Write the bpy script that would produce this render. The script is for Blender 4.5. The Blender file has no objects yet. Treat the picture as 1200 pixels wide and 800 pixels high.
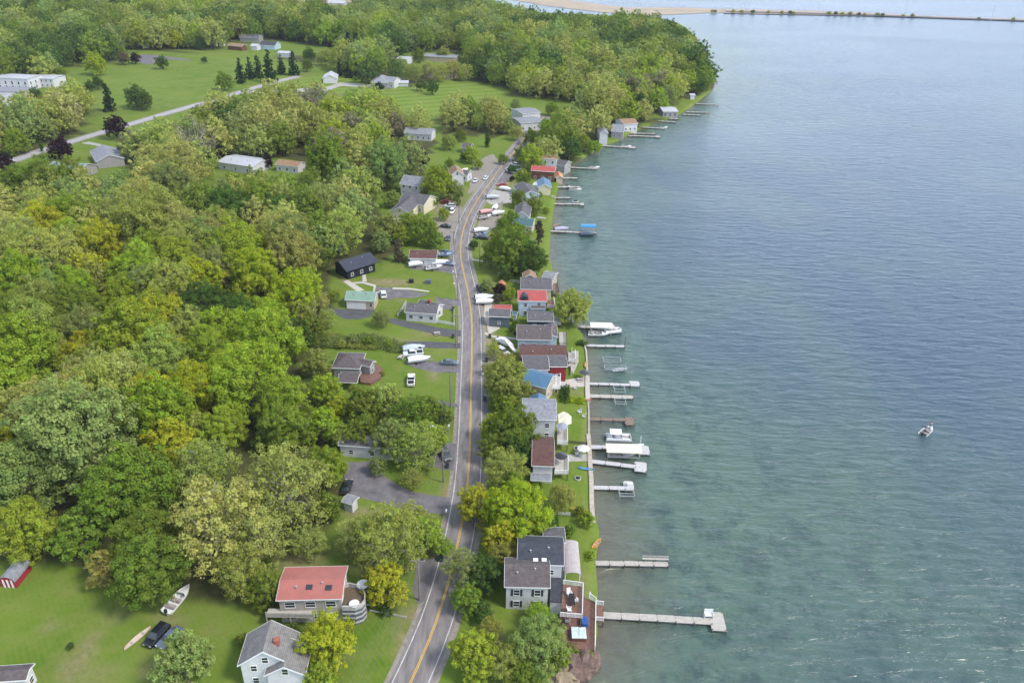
import bpy, math, random
import numpy as np
from mathutils import Vector, Matrix, Euler, noise as mnoise
random.seed(11); RNG = np.random.default_rng(5)
sc = bpy.context.scene
COL = sc.collection
PI = math.pi; rad = math.radians
# ------------------------------------------------------------------ camera
CAMH = 110.0; FPX = 900.0; PITCH = 28.57; ROLL = 1.5
RM = (Matrix.Rotation(rad(90-PITCH), 3, 'X') @ Matrix.Rotation(rad(ROLL), 3, 'Z'))
cam_d = bpy.data.cameras.new('camera'); cam = bpy.data.objects.new('camera', cam_d); COL.objects.link(cam)
cam.location = (0, 0, CAMH); cam.rotation_euler = RM.to_euler()
cam_d.sensor_width = 36; cam_d.lens = 36*FPX/1200; cam_d.clip_end = 30000; cam_d.clip_start = 1
sc.camera = cam
RMn = np.array(RM)
def P0(px, py, z=0.0):
    d = RM @ Vector(((px-600)/FPX, -(py-400)/FPX, -1)); t = (z-CAMH)/d.z
    return Vector((d.x*t, d.y*t, z))
def proj(x, y, z):
    p = RM.transposed() @ Vector((x, y, z-CAMH))
    return (600+FPX*p.x/-p.z, 400-FPX*p.y/-p.z, -p.z)
def projn(X, Y, Z):
    A = np.stack([X, Y, Z-CAMH], -1) @ RMn
    zz = np.maximum(-A[..., 2], 1e-3)
    return 600+FPX*A[..., 0]/zz, 400-FPX*A[..., 1]/zz, zz
def inpoly(X, Y, poly):
    r = np.zeros(np.shape(X), bool); n = len(poly)
    for i in range(n):
        x0, y0 = poly[i]; x1, y1 = poly[(i+1) % n]
        if y0 == y1: continue
        r ^= ((Y < y0) != (Y < y1)) & (X < (x1-x0)*(Y-y0)/(y1-y0)+x0)
    return r
# ------------------------------------------------------------------ shore and ground height
shore_px = [(640,840),(655,812),(670,792),(690,772),(699,748),(700,700),(697,660),(702,625),(695,600),(693,560),(691,500),(689,450),(687,415),(683,395),
    (662,372),(655,345),(648,322),(643,300),(645,272),(648,250),(651,232),(655,215),(662,203),(670,193),(690,182),(703,172),(725,165),(738,157),
    (752,151),(768,144),(790,138),(805,129),(818,119),(833,107),(837,101)]
sp = [P0(*p) for p in shore_px]
SY = [-200.0]+[p.y for p in sp]+[700, 850, 1000, 1080, 1110, 1150, 1300, 9000]
SX = [sp[0].x]+[p.x for p in sp]+[170, 190, 205, 205, 190, 20, -40, -300]
SY = np.array(SY); SX = np.array(SX)
assert np.all(np.diff(SY) > 0), SY
def shx(y): return np.interp(y, SY, SX)
def gz(x, y):
    d = np.maximum(shx(y)-x, 0.0)
    return 0.9 + 4.2*(1-np.exp(-d/45.0)) + 0.010*np.clip(d-140, 0, 900)
def P(px, py, h=0.0):
    z = 3.0
    for _ in range(25):
        p = P0(px, py, z+h); z = float(gz(p.x, p.y))
    return Vector((p.x, p.y, z))
# ------------------------------------------------------------------ materials
MATS = {}
def newmat(name):
    m = bpy.data.materials.new(name); m.use_nodes = True
    nt = m.node_tree; nt.nodes.clear()
    return m, nt, nt.nodes, nt.links
def L3(c): return (c[0], c[1], c[2], 1)
def mat(name, col, rough=.75, metal=0, var=.25, scale=1.5, ribs=None, bump=.0, spec=.3, objcol=False, stretch=(1,1,1)):
    if name in MATS: return MATS[name]
    m, nt, N, K = newmat(name)
    out = N.new('ShaderNodeOutputMaterial'); b = N.new('ShaderNodeBsdfPrincipled'); K.new(b.outputs[0], out.inputs[0])
    b.inputs['Roughness'].default_value = rough; b.inputs['Metallic'].default_value = metal; b.inputs['Specular IOR Level'].default_value = spec
    tc = N.new('ShaderNodeTexCoord'); mp = N.new('ShaderNodeMapping'); mp.inputs['Scale'].default_value = stretch
    K.new(tc.outputs['Object'], mp.inputs[0])
    nz = N.new('ShaderNodeTexNoise'); nz.inputs['Scale'].default_value = scale; nz.inputs['Detail'].default_value = 6; nz.inputs['Roughness'].default_value = .65
    K.new(mp.outputs[0], nz.inputs['Vector'])
    mr = N.new('ShaderNodeMapRange'); mr.inputs['From Min'].default_value = .3; mr.inputs['From Max'].default_value = .7
    mr.inputs['To Min'].default_value = 1-var; mr.inputs['To Max'].default_value = 1+var
    K.new(nz.outputs[0], mr.inputs[0])
    fac = mr.outputs[0]
    if ribs:
        w = N.new('ShaderNodeTexWave'); w.bands_direction = ribs[0]; w.inputs['Scale'].default_value = ribs[1]; w.inputs['Distortion'].default_value = ribs[3] if len(ribs) > 3 else 0
        K.new(tc.outputs['Object'], w.inputs['Vector'])
        m2 = N.new('ShaderNodeMapRange'); m2.inputs['To Min'].default_value = 1-ribs[2]; m2.inputs['To Max'].default_value = 1
        K.new(w.outputs[1], m2.inputs[0])
        mu = N.new('ShaderNodeMath'); mu.operation = 'MULTIPLY'; K.new(fac, mu.inputs[0]); K.new(m2.outputs[0], mu.inputs[1]); fac = mu.outputs[0]
    vm = N.new('ShaderNodeVectorMath'); vm.operation = 'SCALE'; K.new(fac, vm.inputs['Scale'])
    if objcol:
        oi = N.new('ShaderNodeObjectInfo'); K.new(oi.outputs['Color'], vm.inputs[0])
    else: vm.inputs[0].default_value = col[:3]
    K.new(vm.outputs[0], b.inputs['Base Color'])
    if bump:
        bp = N.new('ShaderNodeBump'); bp.inputs['Strength'].default_value = bump; bp.inputs['Distance'].default_value = .1
        K.new(fac, bp.inputs['Height']); K.new(bp.outputs[0], b.inputs['Normal'])
    MATS[name] = m; return m
def shingle(name, c): return mat('shingle_'+name, c, .9, var=.30, scale=1.3, ribs=('Y', 1.2, .22, 1.5), bump=.3)
def siding(name, c): return mat('siding_'+name, c, .7, var=.10, scale=.8, ribs=('Z', 1.6, .14))
def metal_roof(name, c): return mat('metal_'+name, c, .5, var=.12, scale=.5, ribs=('X', .8, .16), spec=.5)
WHITE = mat('white_paint', (.66,.66,.66), .5, var=.08)
GLASS = mat('window_glass', (.025,.032,.04), .08, var=.3, spec=.8)
TRIM = mat('trim_white', (.7,.7,.68), .5, var=.06)
WOODG = mat('weathered_planks', (.46,.43,.39), .85, var=.2, scale=2.2, ribs=('X', 1.6, .28))
WOODW = mat('white_dock_planks', (.52,.51,.51), .75, var=.2, scale=1.7, ribs=('X', 1.1, .25))
WOODB = mat('brown_dock_planks', (.23,.17,.14), .85, var=.25, scale=2, ribs=('X', 1.6, .3))
DECKR = mat('redwood_deck', (.20,.11,.085), .8, var=.3, scale=1.5, ribs=('Y', 1.4, .25))
STEEL = mat('galvanised_steel', (.45,.46,.48), .4, .6, var=.15)
DARKW = mat('dark_post', (.09,.07,.055), .9, var=.3)
RUB = mat('black_rubber', (.02,.02,.02), .8)
CONC = mat('concrete', (.34,.325,.30), .9, var=.2, scale=.7)
BRICK = mat('red_brick', (.30,.10,.07), .9, var=.3, scale=3)
CARP = mat('car_paint', (1,1,1), .25, var=.03, spec=.6, objcol=True)
HULL = mat('boat_gelcoat', (1,1,1), .3, var=.06, spec=.5, objcol=True)
BARK = mat('bark', (.16,.13,.10), .95, var=.35, scale=3, stretch=(1,1,.3))
BARKP = mat('pale_bark', (.29,.27,.23), .9, var=.35, scale=3, stretch=(1,1,.3))
SKIN = mat('skin', (.45,.27,.19), .6, var=.05)
def leafmat(name, var=.22):
    m, nt, N, K = newmat(name)
    out = N.new('ShaderNodeOutputMaterial'); mix = N.new('ShaderNodeMixShader'); mix.inputs[0].default_value = .38
    d = N.new('ShaderNodeBsdfDiffuse'); t = N.new('ShaderNodeBsdfTranslucent')
    oi = N.new('ShaderNodeObjectInfo'); tc = N.new('ShaderNodeTexCoord'); at = N.new('ShaderNodeAttribute'); at.attribute_name = 'tint'
    nz = N.new('ShaderNodeTexNoise'); nz.inputs['Scale'].default_value = 3.2; nz.inputs['Detail'].default_value = 3
    ad = N.new('ShaderNodeVectorMath'); ad.operation = 'ADD'; K.new(tc.outputs['Object'], ad.inputs[0]); K.new(oi.outputs['Random'], ad.inputs[1])
    K.new(ad.outputs[0], nz.inputs['Vector'])
    hs = N.new('ShaderNodeHueSaturation')
    mr = N.new('ShaderNodeMapRange'); mr.inputs['From Min'].default_value = .35; mr.inputs['From Max'].default_value = .65; mr.inputs['To Min'].default_value = .515; mr.inputs['To Max'].default_value = .487
    K.new(nz.outputs[0], mr.inputs[0]); K.new(mr.outputs[0], hs.inputs['Hue'])
    mv = N.new('ShaderNodeMapRange'); mv.inputs['To Min'].default_value = 1-var; mv.inputs['To Max'].default_value = 1+var
    K.new(at.outputs['Fac'], mv.inputs[0]); K.new(mv.outputs[0], hs.inputs['Value'])
    K.new(oi.outputs['Color'], hs.inputs['Color'])
    K.new(hs.outputs[0], d.inputs[0])
    hs2 = N.new('ShaderNodeHueSaturation'); hs2.inputs['Saturation'].default_value = 1.15; hs2.inputs['Value'].default_value = 1.2; hs2.inputs['Hue'].default_value = .5
    K.new(hs.outputs[0], hs2.inputs['Color']); K.new(hs2.outputs[0], t.inputs[0])
    K.new(d.outputs[0], mix.inputs[1]); K.new(t.outputs[0], mix.inputs[2]); K.new(mix.outputs[0], out.inputs[0])
    return m
LEAF = leafmat('leaves')
def leafstuff():
    m, nt, N, K = newmat('far_leaves')
    out = N.new('ShaderNodeOutputMaterial'); d = N.new('ShaderNodeBsdfDiffuse'); at = N.new('ShaderNodeAttribute'); at.attribute_name = 'treecol'
    tr_ = N.new('ShaderNodeBsdfTranslucent'); mi = N.new('ShaderNodeMixShader'); mi.inputs[0].default_value = .4; K.new(at.outputs['Color'], tr_.inputs[0]); K.new(at.outputs['Color'], d.inputs[0]); K.new(d.outputs[0], mi.inputs[1]); K.new(tr_.outputs[0], mi.inputs[2]); K.new(mi.outputs[0], out.inputs[0]); return m
LEAFFAR = leafstuff()
# ------------------------------------------------------------------ mesh helper
class MB:
    def __init__(s): s.v = []; s.f = []
    def add(s, vs, fs):
        o = len(s.v); s.v += [tuple(v) for v in vs]; s.f += [tuple(i+o for i in f) for f in fs]; return s
    def box(s, c, d, rz=0, m=None):
        hx, hy, hz = d[0]/2, d[1]/2, d[2]/2; vs = []
        for z in (-hz, hz):
            for x, y in ((-hx,-hy),(hx,-hy),(hx,hy),(-hx,hy)):
                ca, sa = math.cos(rz), math.sin(rz); v = Vector((x*ca-y*sa, x*sa+y*ca, z))
                if m is not None: v = m @ v
                vs.append((v.x+c[0], v.y+c[1], v.z+c[2]))
        return s.add(vs, [(0,3,2,1),(4,5,6,7),(0,1,5,4),(1,2,6,5),(2,3,7,6),(3,0,4,7)])
    def prism(s, poly, z0, z1):
        a = sum(poly[i][0]*poly[(i+1)%len(poly)][1]-poly[(i+1)%len(poly)][0]*poly[i][1] for i in range(len(poly)))
        if a < 0: poly = poly[::-1]
        n = len(poly)
        f0 = (lambda p: z0) if not callable(z0) else z0; f1 = (lambda p: z1) if not callable(z1) else z1
        return s.add([(p[0],p[1],f0(p)) for p in poly]+[(p[0],p[1],f1(p)) for p in poly],
            [tuple(range(n))[::-1], tuple(range(n, 2*n))]+[(i,(i+1)%n,(i+1)%n+n,i+n) for i in range(n)])
    def tube(s, p0, p1, r0, r1=None, n=6):
        r1 = r0 if r1 is None else r1; p0 = Vector(p0); p1 = Vector(p1); d = (p1-p0)
        if d.length < 1e-6: return s
        q = d.to_track_quat('Z', 'Y'); vs = []
        for p, r in ((p0, r0), (p1, r1)):
            for i in range(n): vs.append(p + q @ Vector((r*math.cos(2*PI*i/n), r*math.sin(2*PI*i/n), 0)))
        return s.add(vs, [(i,(i+1)%n,(i+1)%n+n,i+n) for i in range(n)]+[tuple(range(n))[::-1], tuple(range(n, 2*n))])
    def loft(s, secs, caps=True):
        n = len(secs[0]); vs = [p for sec in secs for p in sec]; fs = []
        for k in range(len(secs)-1):
            for i in range(n): fs.append((k*n+i, k*n+(i+1)%n, (k+1)*n+(i+1)%n, (k+1)*n+i))
        if caps: fs += [tuple(range(n))[::-1], tuple(range((len(secs)-1)*n, len(secs)*n))]
        return s.add(vs, fs)
    def ball(s, c, r, n=8, m=5, sq=(1,1,1), seed=None, amp=.2):
        secs = []
        for j in range(m+1):
            a = PI*j/m; a = min(max(a, .15), PI-.15); ring = []
            for i in range(n):
                b = 2*PI*i/n; v = Vector((math.sin(a)*math.cos(b), math.sin(a)*math.sin(b), -math.cos(a)))
                k = 1 if seed is None else 1+amp*mnoise.noise(v*1.7+Vector((seed, seed*.7, 0)))*2
                ring.append((c[0]+v.x*r*k*sq[0], c[1]+v.y*r*k*sq[1], c[2]+v.z*r*k*sq[2]))
            secs.append(ring)
        return s.loft(secs)
    def mesh(s, name, m, smooth=False):
        me = bpy.data.meshes.new(name); me.from_pydata(s.v, [], s.f); me.materials.append(m)
        if smooth: me.polygons.foreach_set('use_smooth', [True]*len(me.polygons))
        me.update(); return me
    def build(s, name, m, parent=None, smooth=False): return mk(name, s.mesh(name, m, smooth), parent)
def mk(name, me, parent=None, loc=None, rz=None):
    o = bpy.data.objects.new(name, me); COL.objects.link(o)
    if parent is not None: o.parent = parent
    if loc is not None: o.location = loc
    if rz is not None: o.rotation_euler = (0, 0, rz)
    return o
def tag(o, label=None, cat=None, group=None, kind=None):
    if label: o['label'] = label
    if cat: o['category'] = cat
    if group: o['group'] = group
    if kind: o['kind'] = kind
    return o
def thing(name, loc, rz, label, cat, group=None):
    o = bpy.data.objects.new(name, None); COL.objects.link(o); o.location = loc; o.rotation_euler = (0, 0, rz); o.empty_display_size = .1
    return tag(o, label, cat, group)
KIDS = {}
def copy_tree(o, parent=None):
    c = o.copy(); COL.objects.link(c)
    if parent is not None: c.parent = parent
    for ch in KIDS_OF(o): copy_tree(ch, c)
    return c
def KIDS_OF(o):
    if o.name not in KIDS: KIDS[o.name] = [c for c in o.children]
    return KIDS[o.name]
# ------------------------------------------------------------------ px areas
ROADPX = [(448,870),(464,835),(481,800),(507.5,740),(523,692),(532.5,655),(539,625),(545,590),(549,558),(551,512),(552,462),(553,407),(553,380),(552.5,370),
    (549.5,346),(544,322),(540,304),(539.5,289),(541.5,274),(547,256),(559,235),(574,214),(589,193),(604,176.5),(612,166),(622,152),(640,135)]
ROAD2PX = [(-60,215),(30,183),(70,170),(110,158),(165,142),(205,130),(270,112),(300,102),(350,89.5)]
def smooth_line(pts, step=4.0, it=3):
    for _ in range(it):
        q = [pts[0]]
        for a, b in zip(pts, pts[1:]): q += [a*.75+b*.25, a*.25+b*.75]
        q.append(pts[-1]); pts = q
    out = [pts[0]]; acc = 0
    for a, b in zip(pts, pts[1:]):
        acc += (b-a).length
        if acc >= step: out.append(b); acc = 0
    return out
def linept(px): 
    pts = [P(*p) for p in px]; pts = [Vector((p.x, p.y)) for p in pts]; return smooth_line(pts)
ROAD = linept(ROADPX); ROAD2 = linept(ROAD2PX)
def dist_line(X, Y, line):
    L = np.array([(p.x, p.y) for p in line]); best = np.full(np.shape(X), 1e9)
    for k in range(0, len(L)): best = np.minimum(best, (X-L[k,0])**2+(Y-L[k,1])**2)
    return np.sqrt(best)
WOODA = [(-80,222),(0,215),(60,205),(130,195),(240,208),(300,212),(380,205),(440,215),(455,262),(470,285),(440,297),(388,296),(384,326),(388,350),(375,392),(340,412),(380,462),
    (398,500),(400,590),(385,612),(300,640),(290,690),(240,690),(180,680),(110,660),(60,645),(-60,640),(-80,400)]
WOODB_ = [(200,150),(200,133),(270,122),(330,110),(400,112),(440,118),(480,132),(512,152),(500,172),(495,195),(470,200),(440,200),(380,192),(320,180),(250,178),(225,195),(150,185),(130,165)]
WOODC = [(-40,115),(50,108),(95,105),(100,120),(105,140),(60,165),(-40,180)]
WOODD = [(-100,-60),(620,-60),(560,2),(640,20),(700,25),(775,20),(800,45),(600,75),(560,92),(500,92),(440,88),(400,84),(400,60),(270,52),(240,58),(180,58),(150,66),(60,82),(-100,85)]
WOODG_ = [(470,60),(560,40),(640,38),(700,30),(775,20),(812,50),(832,80),(834,102),(815,112),(790,124),(765,132),(735,136),(705,150),(683,165),(670,182),(645,185),(628,178),(628,155),(650,140),
    (700,132),(690,122),(640,113),(600,103),(570,96),(500,92),(470,80)]
WOODH = [(515,120),(560,122),(600,128),(600,150),(560,152),(520,158)]
CANOPY = [WOODA, WOODB_, WOODC, WOODD, WOODG_, WOODH]
CLEAR = [[(60,190),(100,172),(200,138),(330,90),(420,90),(430,106),(330,103),(270,122),(190,150),(120,175),(75,200)],
    [(62,80),(180,66),(250,58),(330,60),(345,90),(250,110),(180,105),(120,100),(95,100),(62,98)],
    [(180,105),(300,95),(200,128),(150,150),(30,190),(80,165),(110,135),(100,122),(150,120)],
    [(330,92),(400,88),(440,104),(545,93),(600,105),(600,112),(560,118),(520,130),(512,150),(480,130),(440,115),(330,105)],
    [(590,112),(640,115),(690,125),(700,138),(650,135),(600,128)],
    [(525,158),(600,160),(612,176),(560,195),(540,200),(525,180)],
    [(240,186),(375,188),(365,204),(300,210),(240,204)],
    [(150,22),(200,20),(200,26),(150,28)],
    [(260,50),(335,48),(410,60),(400,66),(330,62),(255,62)],
    [(225,-8),(430,-12),(430,4),(250,7)],
    [(140,60),(230,60),(230,80),(140,80)],
    [(466,62),(545,60),(550,86),(470,86)],
    [(800,118),(830,106),(834,112),(815,128),(790,138),(760,142),(770,130)]]
# ------------------------------------------------------------------ ground
ys = list(np.arange(40, 480, 2.6))+list(np.arange(480, 1160, 8.0))+list(np.arange(1160, 1700, 30))+list(np.arange(1700, 9001, 700))
offs = list(np.arange(0, 110, 2.6))+list(np.arange(110, 300, 6.0))+list(np.arange(300, 900, 25.0))+list(np.arange(900, 6000, 400))
ys = np.array(ys); offs = np.array(offs)
Yg, Og = np.meshgrid(ys, offs, indexing='ij'); Xg = shx(Yg)-Og; Zg = gz(Xg, Yg)
def fbm(X, Y, s, seed=0):
    return np.array([mnoise.fractal(Vector((float(a)*s, float(b)*s, seed)), 1.0, 2.0, 3) for a, b in zip(X.ravel(), Y.ravel())]).reshape(X.shape)
ny, no = Yg.shape
V = np.stack([Xg, Yg, Zg], -1).reshape(-1, 3)
skirt = np.stack([Xg[:,0]+.6, Yg[:,0], np.full(ny, -2.5)], -1)
V = np.concatenate([V, skirt]); base = ny*no
F = []
for i in range(ny-1):
    for j in range(no-1):
        a = i*no+j; F.append((a, a+no, a+no+1, a+1))
    F.append((base+i, base+i+1, (i+1)*no, i*no))
me = bpy.data.meshes.new('ground'); me.from_pydata([tuple(v) for v in V], [], F)
px_, py_, _ = projn(V[:,0], V[:,1], V[:,2])
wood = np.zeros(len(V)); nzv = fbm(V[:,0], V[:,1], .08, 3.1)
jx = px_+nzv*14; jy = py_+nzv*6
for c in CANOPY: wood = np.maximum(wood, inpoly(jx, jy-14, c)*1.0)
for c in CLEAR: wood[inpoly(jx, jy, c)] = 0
soil = np.zeros(len(V)); field = np.zeros(len(V))
SOIL = [(440,640,45,16,.9),(430,662,30,10,.9),(345,655,40,12,.7),(445,401,42,6,.55),(462,331,34,4,.7),(507,433,9,16,.9),(490,588,22,7,.7),(472,756,11,34,1.0),(493,720,5,14,.9),
    (104,770,7,30,.6),(78,785,6,22,.45),(172,778,6,24,.5),(60,735,16,10,.35),(140,715,14,8,.3),(395,770,30,10,.4),(120,790,30,10,.3),(205,722,26,8,.5),(690,790,22,24,.9),(660,450,22,6,.3),(672,462,16,4,.7),(530,245,24,26,.75),(515,262,14,12,.8),(565,230,16,10,.5),(584,228,10,5,.6),
    (525,585,6,14,.9),(505,391,22,3,.6),(575,760,14,28,.8),(672,540,5,5,.5),(430,600,40,6,.6),(510,650,12,20,.5),(520,410,22,3,.7),(472,352,10,3,.5),(403,327,10,3,.6),(690,690,6,40,.7),(640,765,22,20,.6),(560,520,10,60,.4),(572,380,7,40,.9),(574,300,8,20,.5),(640,400,8,12,.5),(690,500,4,60,.5),(571,345,4,10,.8),(596,215,10,8,.5)]
for x, y, rx, ry, k in SOIL:
    d = np.sqrt(((px_-x)/rx)**2+((py_-y)/ry)**2)+nzv*.8
    soil = np.maximum(soil, np.clip(1.35-d, 0, 1)*k)
field[inpoly(px_, py_, CLEAR[9])] = 1
mow = np.zeros(len(V))
for k in (3,): mow[inpoly(px_, py_, CLEAR[k])] = 1
for nm, arr in (('wood', wood), ('soil', soil), ('field', field), ('mow', mow)):
    a = me.attributes.new(nm, 'FLOAT', 'POINT'); a.data.foreach_set('value', arr.astype(np.float32))
me.polygons.foreach_set('use_smooth', [True]*len(me.polygons))
def groundmat():
    m, nt, N, K = newmat('grass_ground')
    out = N.new('ShaderNodeOutputMaterial'); b = N.new('ShaderNodeBsdfPrincipled'); K.new(b.outputs[0], out.inputs[0]); b.inputs['Roughness'].default_value = .95; b.inputs['Specular IOR Level'].default_value = .1
    tc = N.new('ShaderNodeTexCoord')
    def nz(s, d=5, r=.6):
        n = N.new('ShaderNodeTexNoise'); n.inputs['Scale'].default_value = s; n.inputs['Detail'].default_value = d; n.inputs['Roughness'].default_value = r; K.new(tc.outputs['Object'], n.inputs['Vector']); return n.outputs[0]
    def mix(f, a, c):
        x = N.new('ShaderNodeMix'); x.data_type = 'RGBA'; x.clamp_factor = True
        for i, v in ((6, a), (7, c)):
            if isinstance(v, tuple): x.inputs[i].default_value = L3(v)
            else: K.new(v, x.inputs[i])
        K.new(f, x.inputs[0]); return x.outputs[2]
    def ramp(s, a, c):
        r = N.new('ShaderNodeMapRange'); r.inputs['From Min'].default_value = a; r.inputs['From Max'].default_value = c; K.new(s, r.inputs[0]); return r.outputs[0]
    def attr(n):
        a = N.new('ShaderNodeAttribute'); a.attribute_name = n; return a.outputs['Fac']
    def mul(a, k):
        x = N.new('ShaderNodeMath'); x.operation = 'MULTIPLY'; K.new(a, x.inputs[0])
        if isinstance(k, float): x.inputs[1].default_value = k
        else: K.new(k, x.inputs[1])
        return x.outputs[0]
    c = mix(ramp(nz(.05), .35, .65), (.082,.148,.014), (.128,.188,.026))
    c = mix(mul(ramp(nz(.09, 8, .75), .50, .68), .65), c, (.19,.18,.065))
    c = mix(mul(ramp(nz(.25, 6, .7), .42, .66), .8), c, (.155,.190,.040))
    c = mix(mul(ramp(nz(1.3, 6, .75), .5, .75), .5), c, (.062,.100,.018))
    w = N.new('ShaderNodeTexWave'); w.inputs['Scale'].default_value = .028; w.inputs['Distortion'].default_value = .6; mp = N.new('ShaderNodeMapping'); mp.inputs['Rotation'].default_value = (0,0,rad(62))
    K.new(tc.outputs['Object'], mp.inputs[0]); K.new(mp.outputs[0], w.inputs['Vector'])
    c = mix(mul(attr('mow'), mul(w.outputs[1], .7)), c, (.175,.255,.045))
    w2 = N.new('ShaderNodeTexWave'); w2.inputs['Scale'].default_value = .35; w2.inputs['Distortion'].default_value = 1.2; mp2 = N.new('ShaderNodeMapping'); mp2.inputs['Rotation'].default_value = (0,0,rad(-38))
    K.new(tc.outputs['Object'], mp2.inputs[0]); K.new(mp2.outputs[0], w2.inputs['Vector'])
    c = mix(mul(w2.outputs[1], .22), c, (.15,.205,.03))
    so = mix(ramp(nz(.9, 6, .7), .35, .65), (.20,.135,.085), (.31,.25,.17))
    c = mix(attr('soil'), c, so)
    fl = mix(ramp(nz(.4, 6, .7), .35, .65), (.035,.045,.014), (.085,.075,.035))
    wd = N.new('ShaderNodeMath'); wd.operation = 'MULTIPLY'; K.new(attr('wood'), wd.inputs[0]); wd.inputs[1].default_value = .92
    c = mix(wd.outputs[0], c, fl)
    c = mix(attr('field'), c, (.30,.24,.16))
    K.new(c, b.inputs['Base Color'])
    bp = N.new('ShaderNodeBump'); bp.inputs['Strength'].default_value = .6; bp.inputs['Distance'].default_value = .15; K.new(nz(2.2, 6, .75), bp.inputs['Height']); K.new(bp.outputs[0], b.inputs['Normal'])
    return m
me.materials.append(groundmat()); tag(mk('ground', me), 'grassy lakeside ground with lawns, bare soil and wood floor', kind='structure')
# ------------------------------------------------------------------ water
def watermat():
    m, nt, N, K = newmat('lake_water')
    out = N.new('ShaderNodeOutputMaterial'); b = N.new('ShaderNodeBsdfPrincipled'); K.new(b.outputs[0], out.inputs[0])
    b.inputs['Roughness'].default_value = .27; b.inputs['IOR'].default_value = 1.333; b.inputs['Specular IOR Level'].default_value = .85
    tc = N.new('ShaderNodeTexCoord')
    def mp(sx, sy, rot):
        q = N.new('ShaderNodeMapping'); q.inputs['Rotation'].default_value = (0,0,rad(rot)); q.inputs['Scale'].default_value = (sx, sy, 1); K.new(tc.outputs['Object'], q.inputs[0]); return q.outputs[0]
    def nz(vec, s, d=4, r=.55, dist=0):
        n = N.new('ShaderNodeTexNoise'); n.inputs['Scale'].default_value = s; n.inputs['Detail'].default_value = d; n.inputs['Roughness'].default_value = r; n.inputs['Distortion'].default_value = dist; K.new(vec, n.inputs['Vector']); return n.outputs[0]
    def ramp(s, a, c, t0=0., t1=1.):
        r = N.new('ShaderNodeMapRange'); r.inputs['From Min'].default_value = a; r.inputs['From Max'].default_value = c; r.inputs['To Min'].default_value = t0; r.inputs['To Max'].default_value = t1; K.new(s, r.inputs[0]); return r.outputs[0]
    def mix(f, a, c):
        x = N.new('ShaderNodeMix'); x.data_type = 'RGBA'; x.clamp_factor = True
        for i, v in ((6, a), (7, c)):
            if isinstance(v, tuple): x.inputs[i].default_value = L3(v)
            else: K.new(v, x.inputs[i])
        if isinstance(f, float): x.inputs[0].default_value = f
        else: K.new(f, x.inputs[0])
        return x.outputs[2]
    def math_(op, a, k):
        x = N.new('ShaderNodeMath'); x.operation = op
        for i, v in ((0, a), (1, k)):
            if isinstance(v, (int, float)): x.inputs[i].default_value = v
            else: K.new(v, x.inputs[i])
        return x.outputs[0]
    at = N.new('ShaderNodeAttribute'); at.attribute_name = 'depth'; dep = at.outputs['Fac']   # 0 shallow 1 deep
    big = nz(mp(1, .55, -28), .022, 4, .55, .6)
    weed = nz(mp(1, .8, -20), .15, 9, .74, .15)
    d2 = math_('ADD', dep, math_('MULTIPLY', math_('SUBTRACT', big, .5), 1.25))
    c = mix(ramp(d2, .15, 1.0), (.070,.120,.092), (.026,.060,.104))
    wk = math_('MULTIPLY', ramp(weed, .47, .60), ramp(dep, 0.15, .75, .8, .12))
    c = mix(math_('MULTIPLY', wk, .75), c, (.014,.036,.046))
    c = mix(math_('MULTIPLY', ramp(nz(mp(1,1,0), .35, 5, .7), .5, .68), ramp(dep, 0, .3, .45, 0)), c, (.125,.14,.09))
    c = mix(ramp(dep, 0.0, .12, .7, 0), c, (.135,.11,.075))
    K.new(c, b.inputs['Base Color'])
    w1 = nz(mp(.28, 1.0, 7), .62, 4, .62, .6); w2 = nz(mp(.30, 1.0, -14), .33, 2, .5, .5)
    h = math_('ADD', math_('MULTIPLY', w1, .58), math_('MULTIPLY', w2, .74))
    gust = ramp(nz(mp(.35, 1, 5), .012, 3, .6, .5), .35, .65, .55, 1.1)
    bp = N.new('ShaderNodeBump'); bp.inputs['Distance'].default_value = 1.0; K.new(gust, bp.inputs['Strength']); K.new(h, bp.inputs['Height']); K.new(bp.outputs[0], b.inputs['Normal'])
    return m
wy = np.concatenate([np.arange(40, 500, 6.0), np.arange(500, 1400, 30.), np.array([1400, 1700, 2200, 3000, 4500, 7000, 12000])]); wx = np.concatenate([np.arange(-8, 160, 4.0), np.arange(160, 500, 20.), np.array([500, 700, 1000, 1600, 3000, 6000, 9000])])
Yw, Ow = np.meshgrid(wy, wx, indexing='ij'); Xw = shx(Yw)+Ow
mw = bpy.data.meshes.new('water'); nw = Yw.shape[1]
mw.from_pydata([(float(x), float(y), 0.0) for x, y in zip(Xw.ravel(), Yw.ravel())], [], [(i*nw+j, i*nw+j+1, (i+1)*nw+j+1, (i+1)*nw+j) for i in range(len(wy)-1) for j in range(nw-1)])
dd = np.clip(Ow, 0, None).ravel(); 
slope = 62+np.clip((Yw.ravel()-180)*-.9, -20, 70)      # the shelf is wider near the camera
depth = 1-np.exp(-dd/np.maximum(slope, 30))
a = mw.attributes.new('depth', 'FLOAT', 'POINT'); a.data.foreach_set('value', depth.astype(np.float32))
mw.materials.append(watermat()); tag(mk('water', mw), 'rippled blue green lake water with pale shallows', kind='structure')
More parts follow.
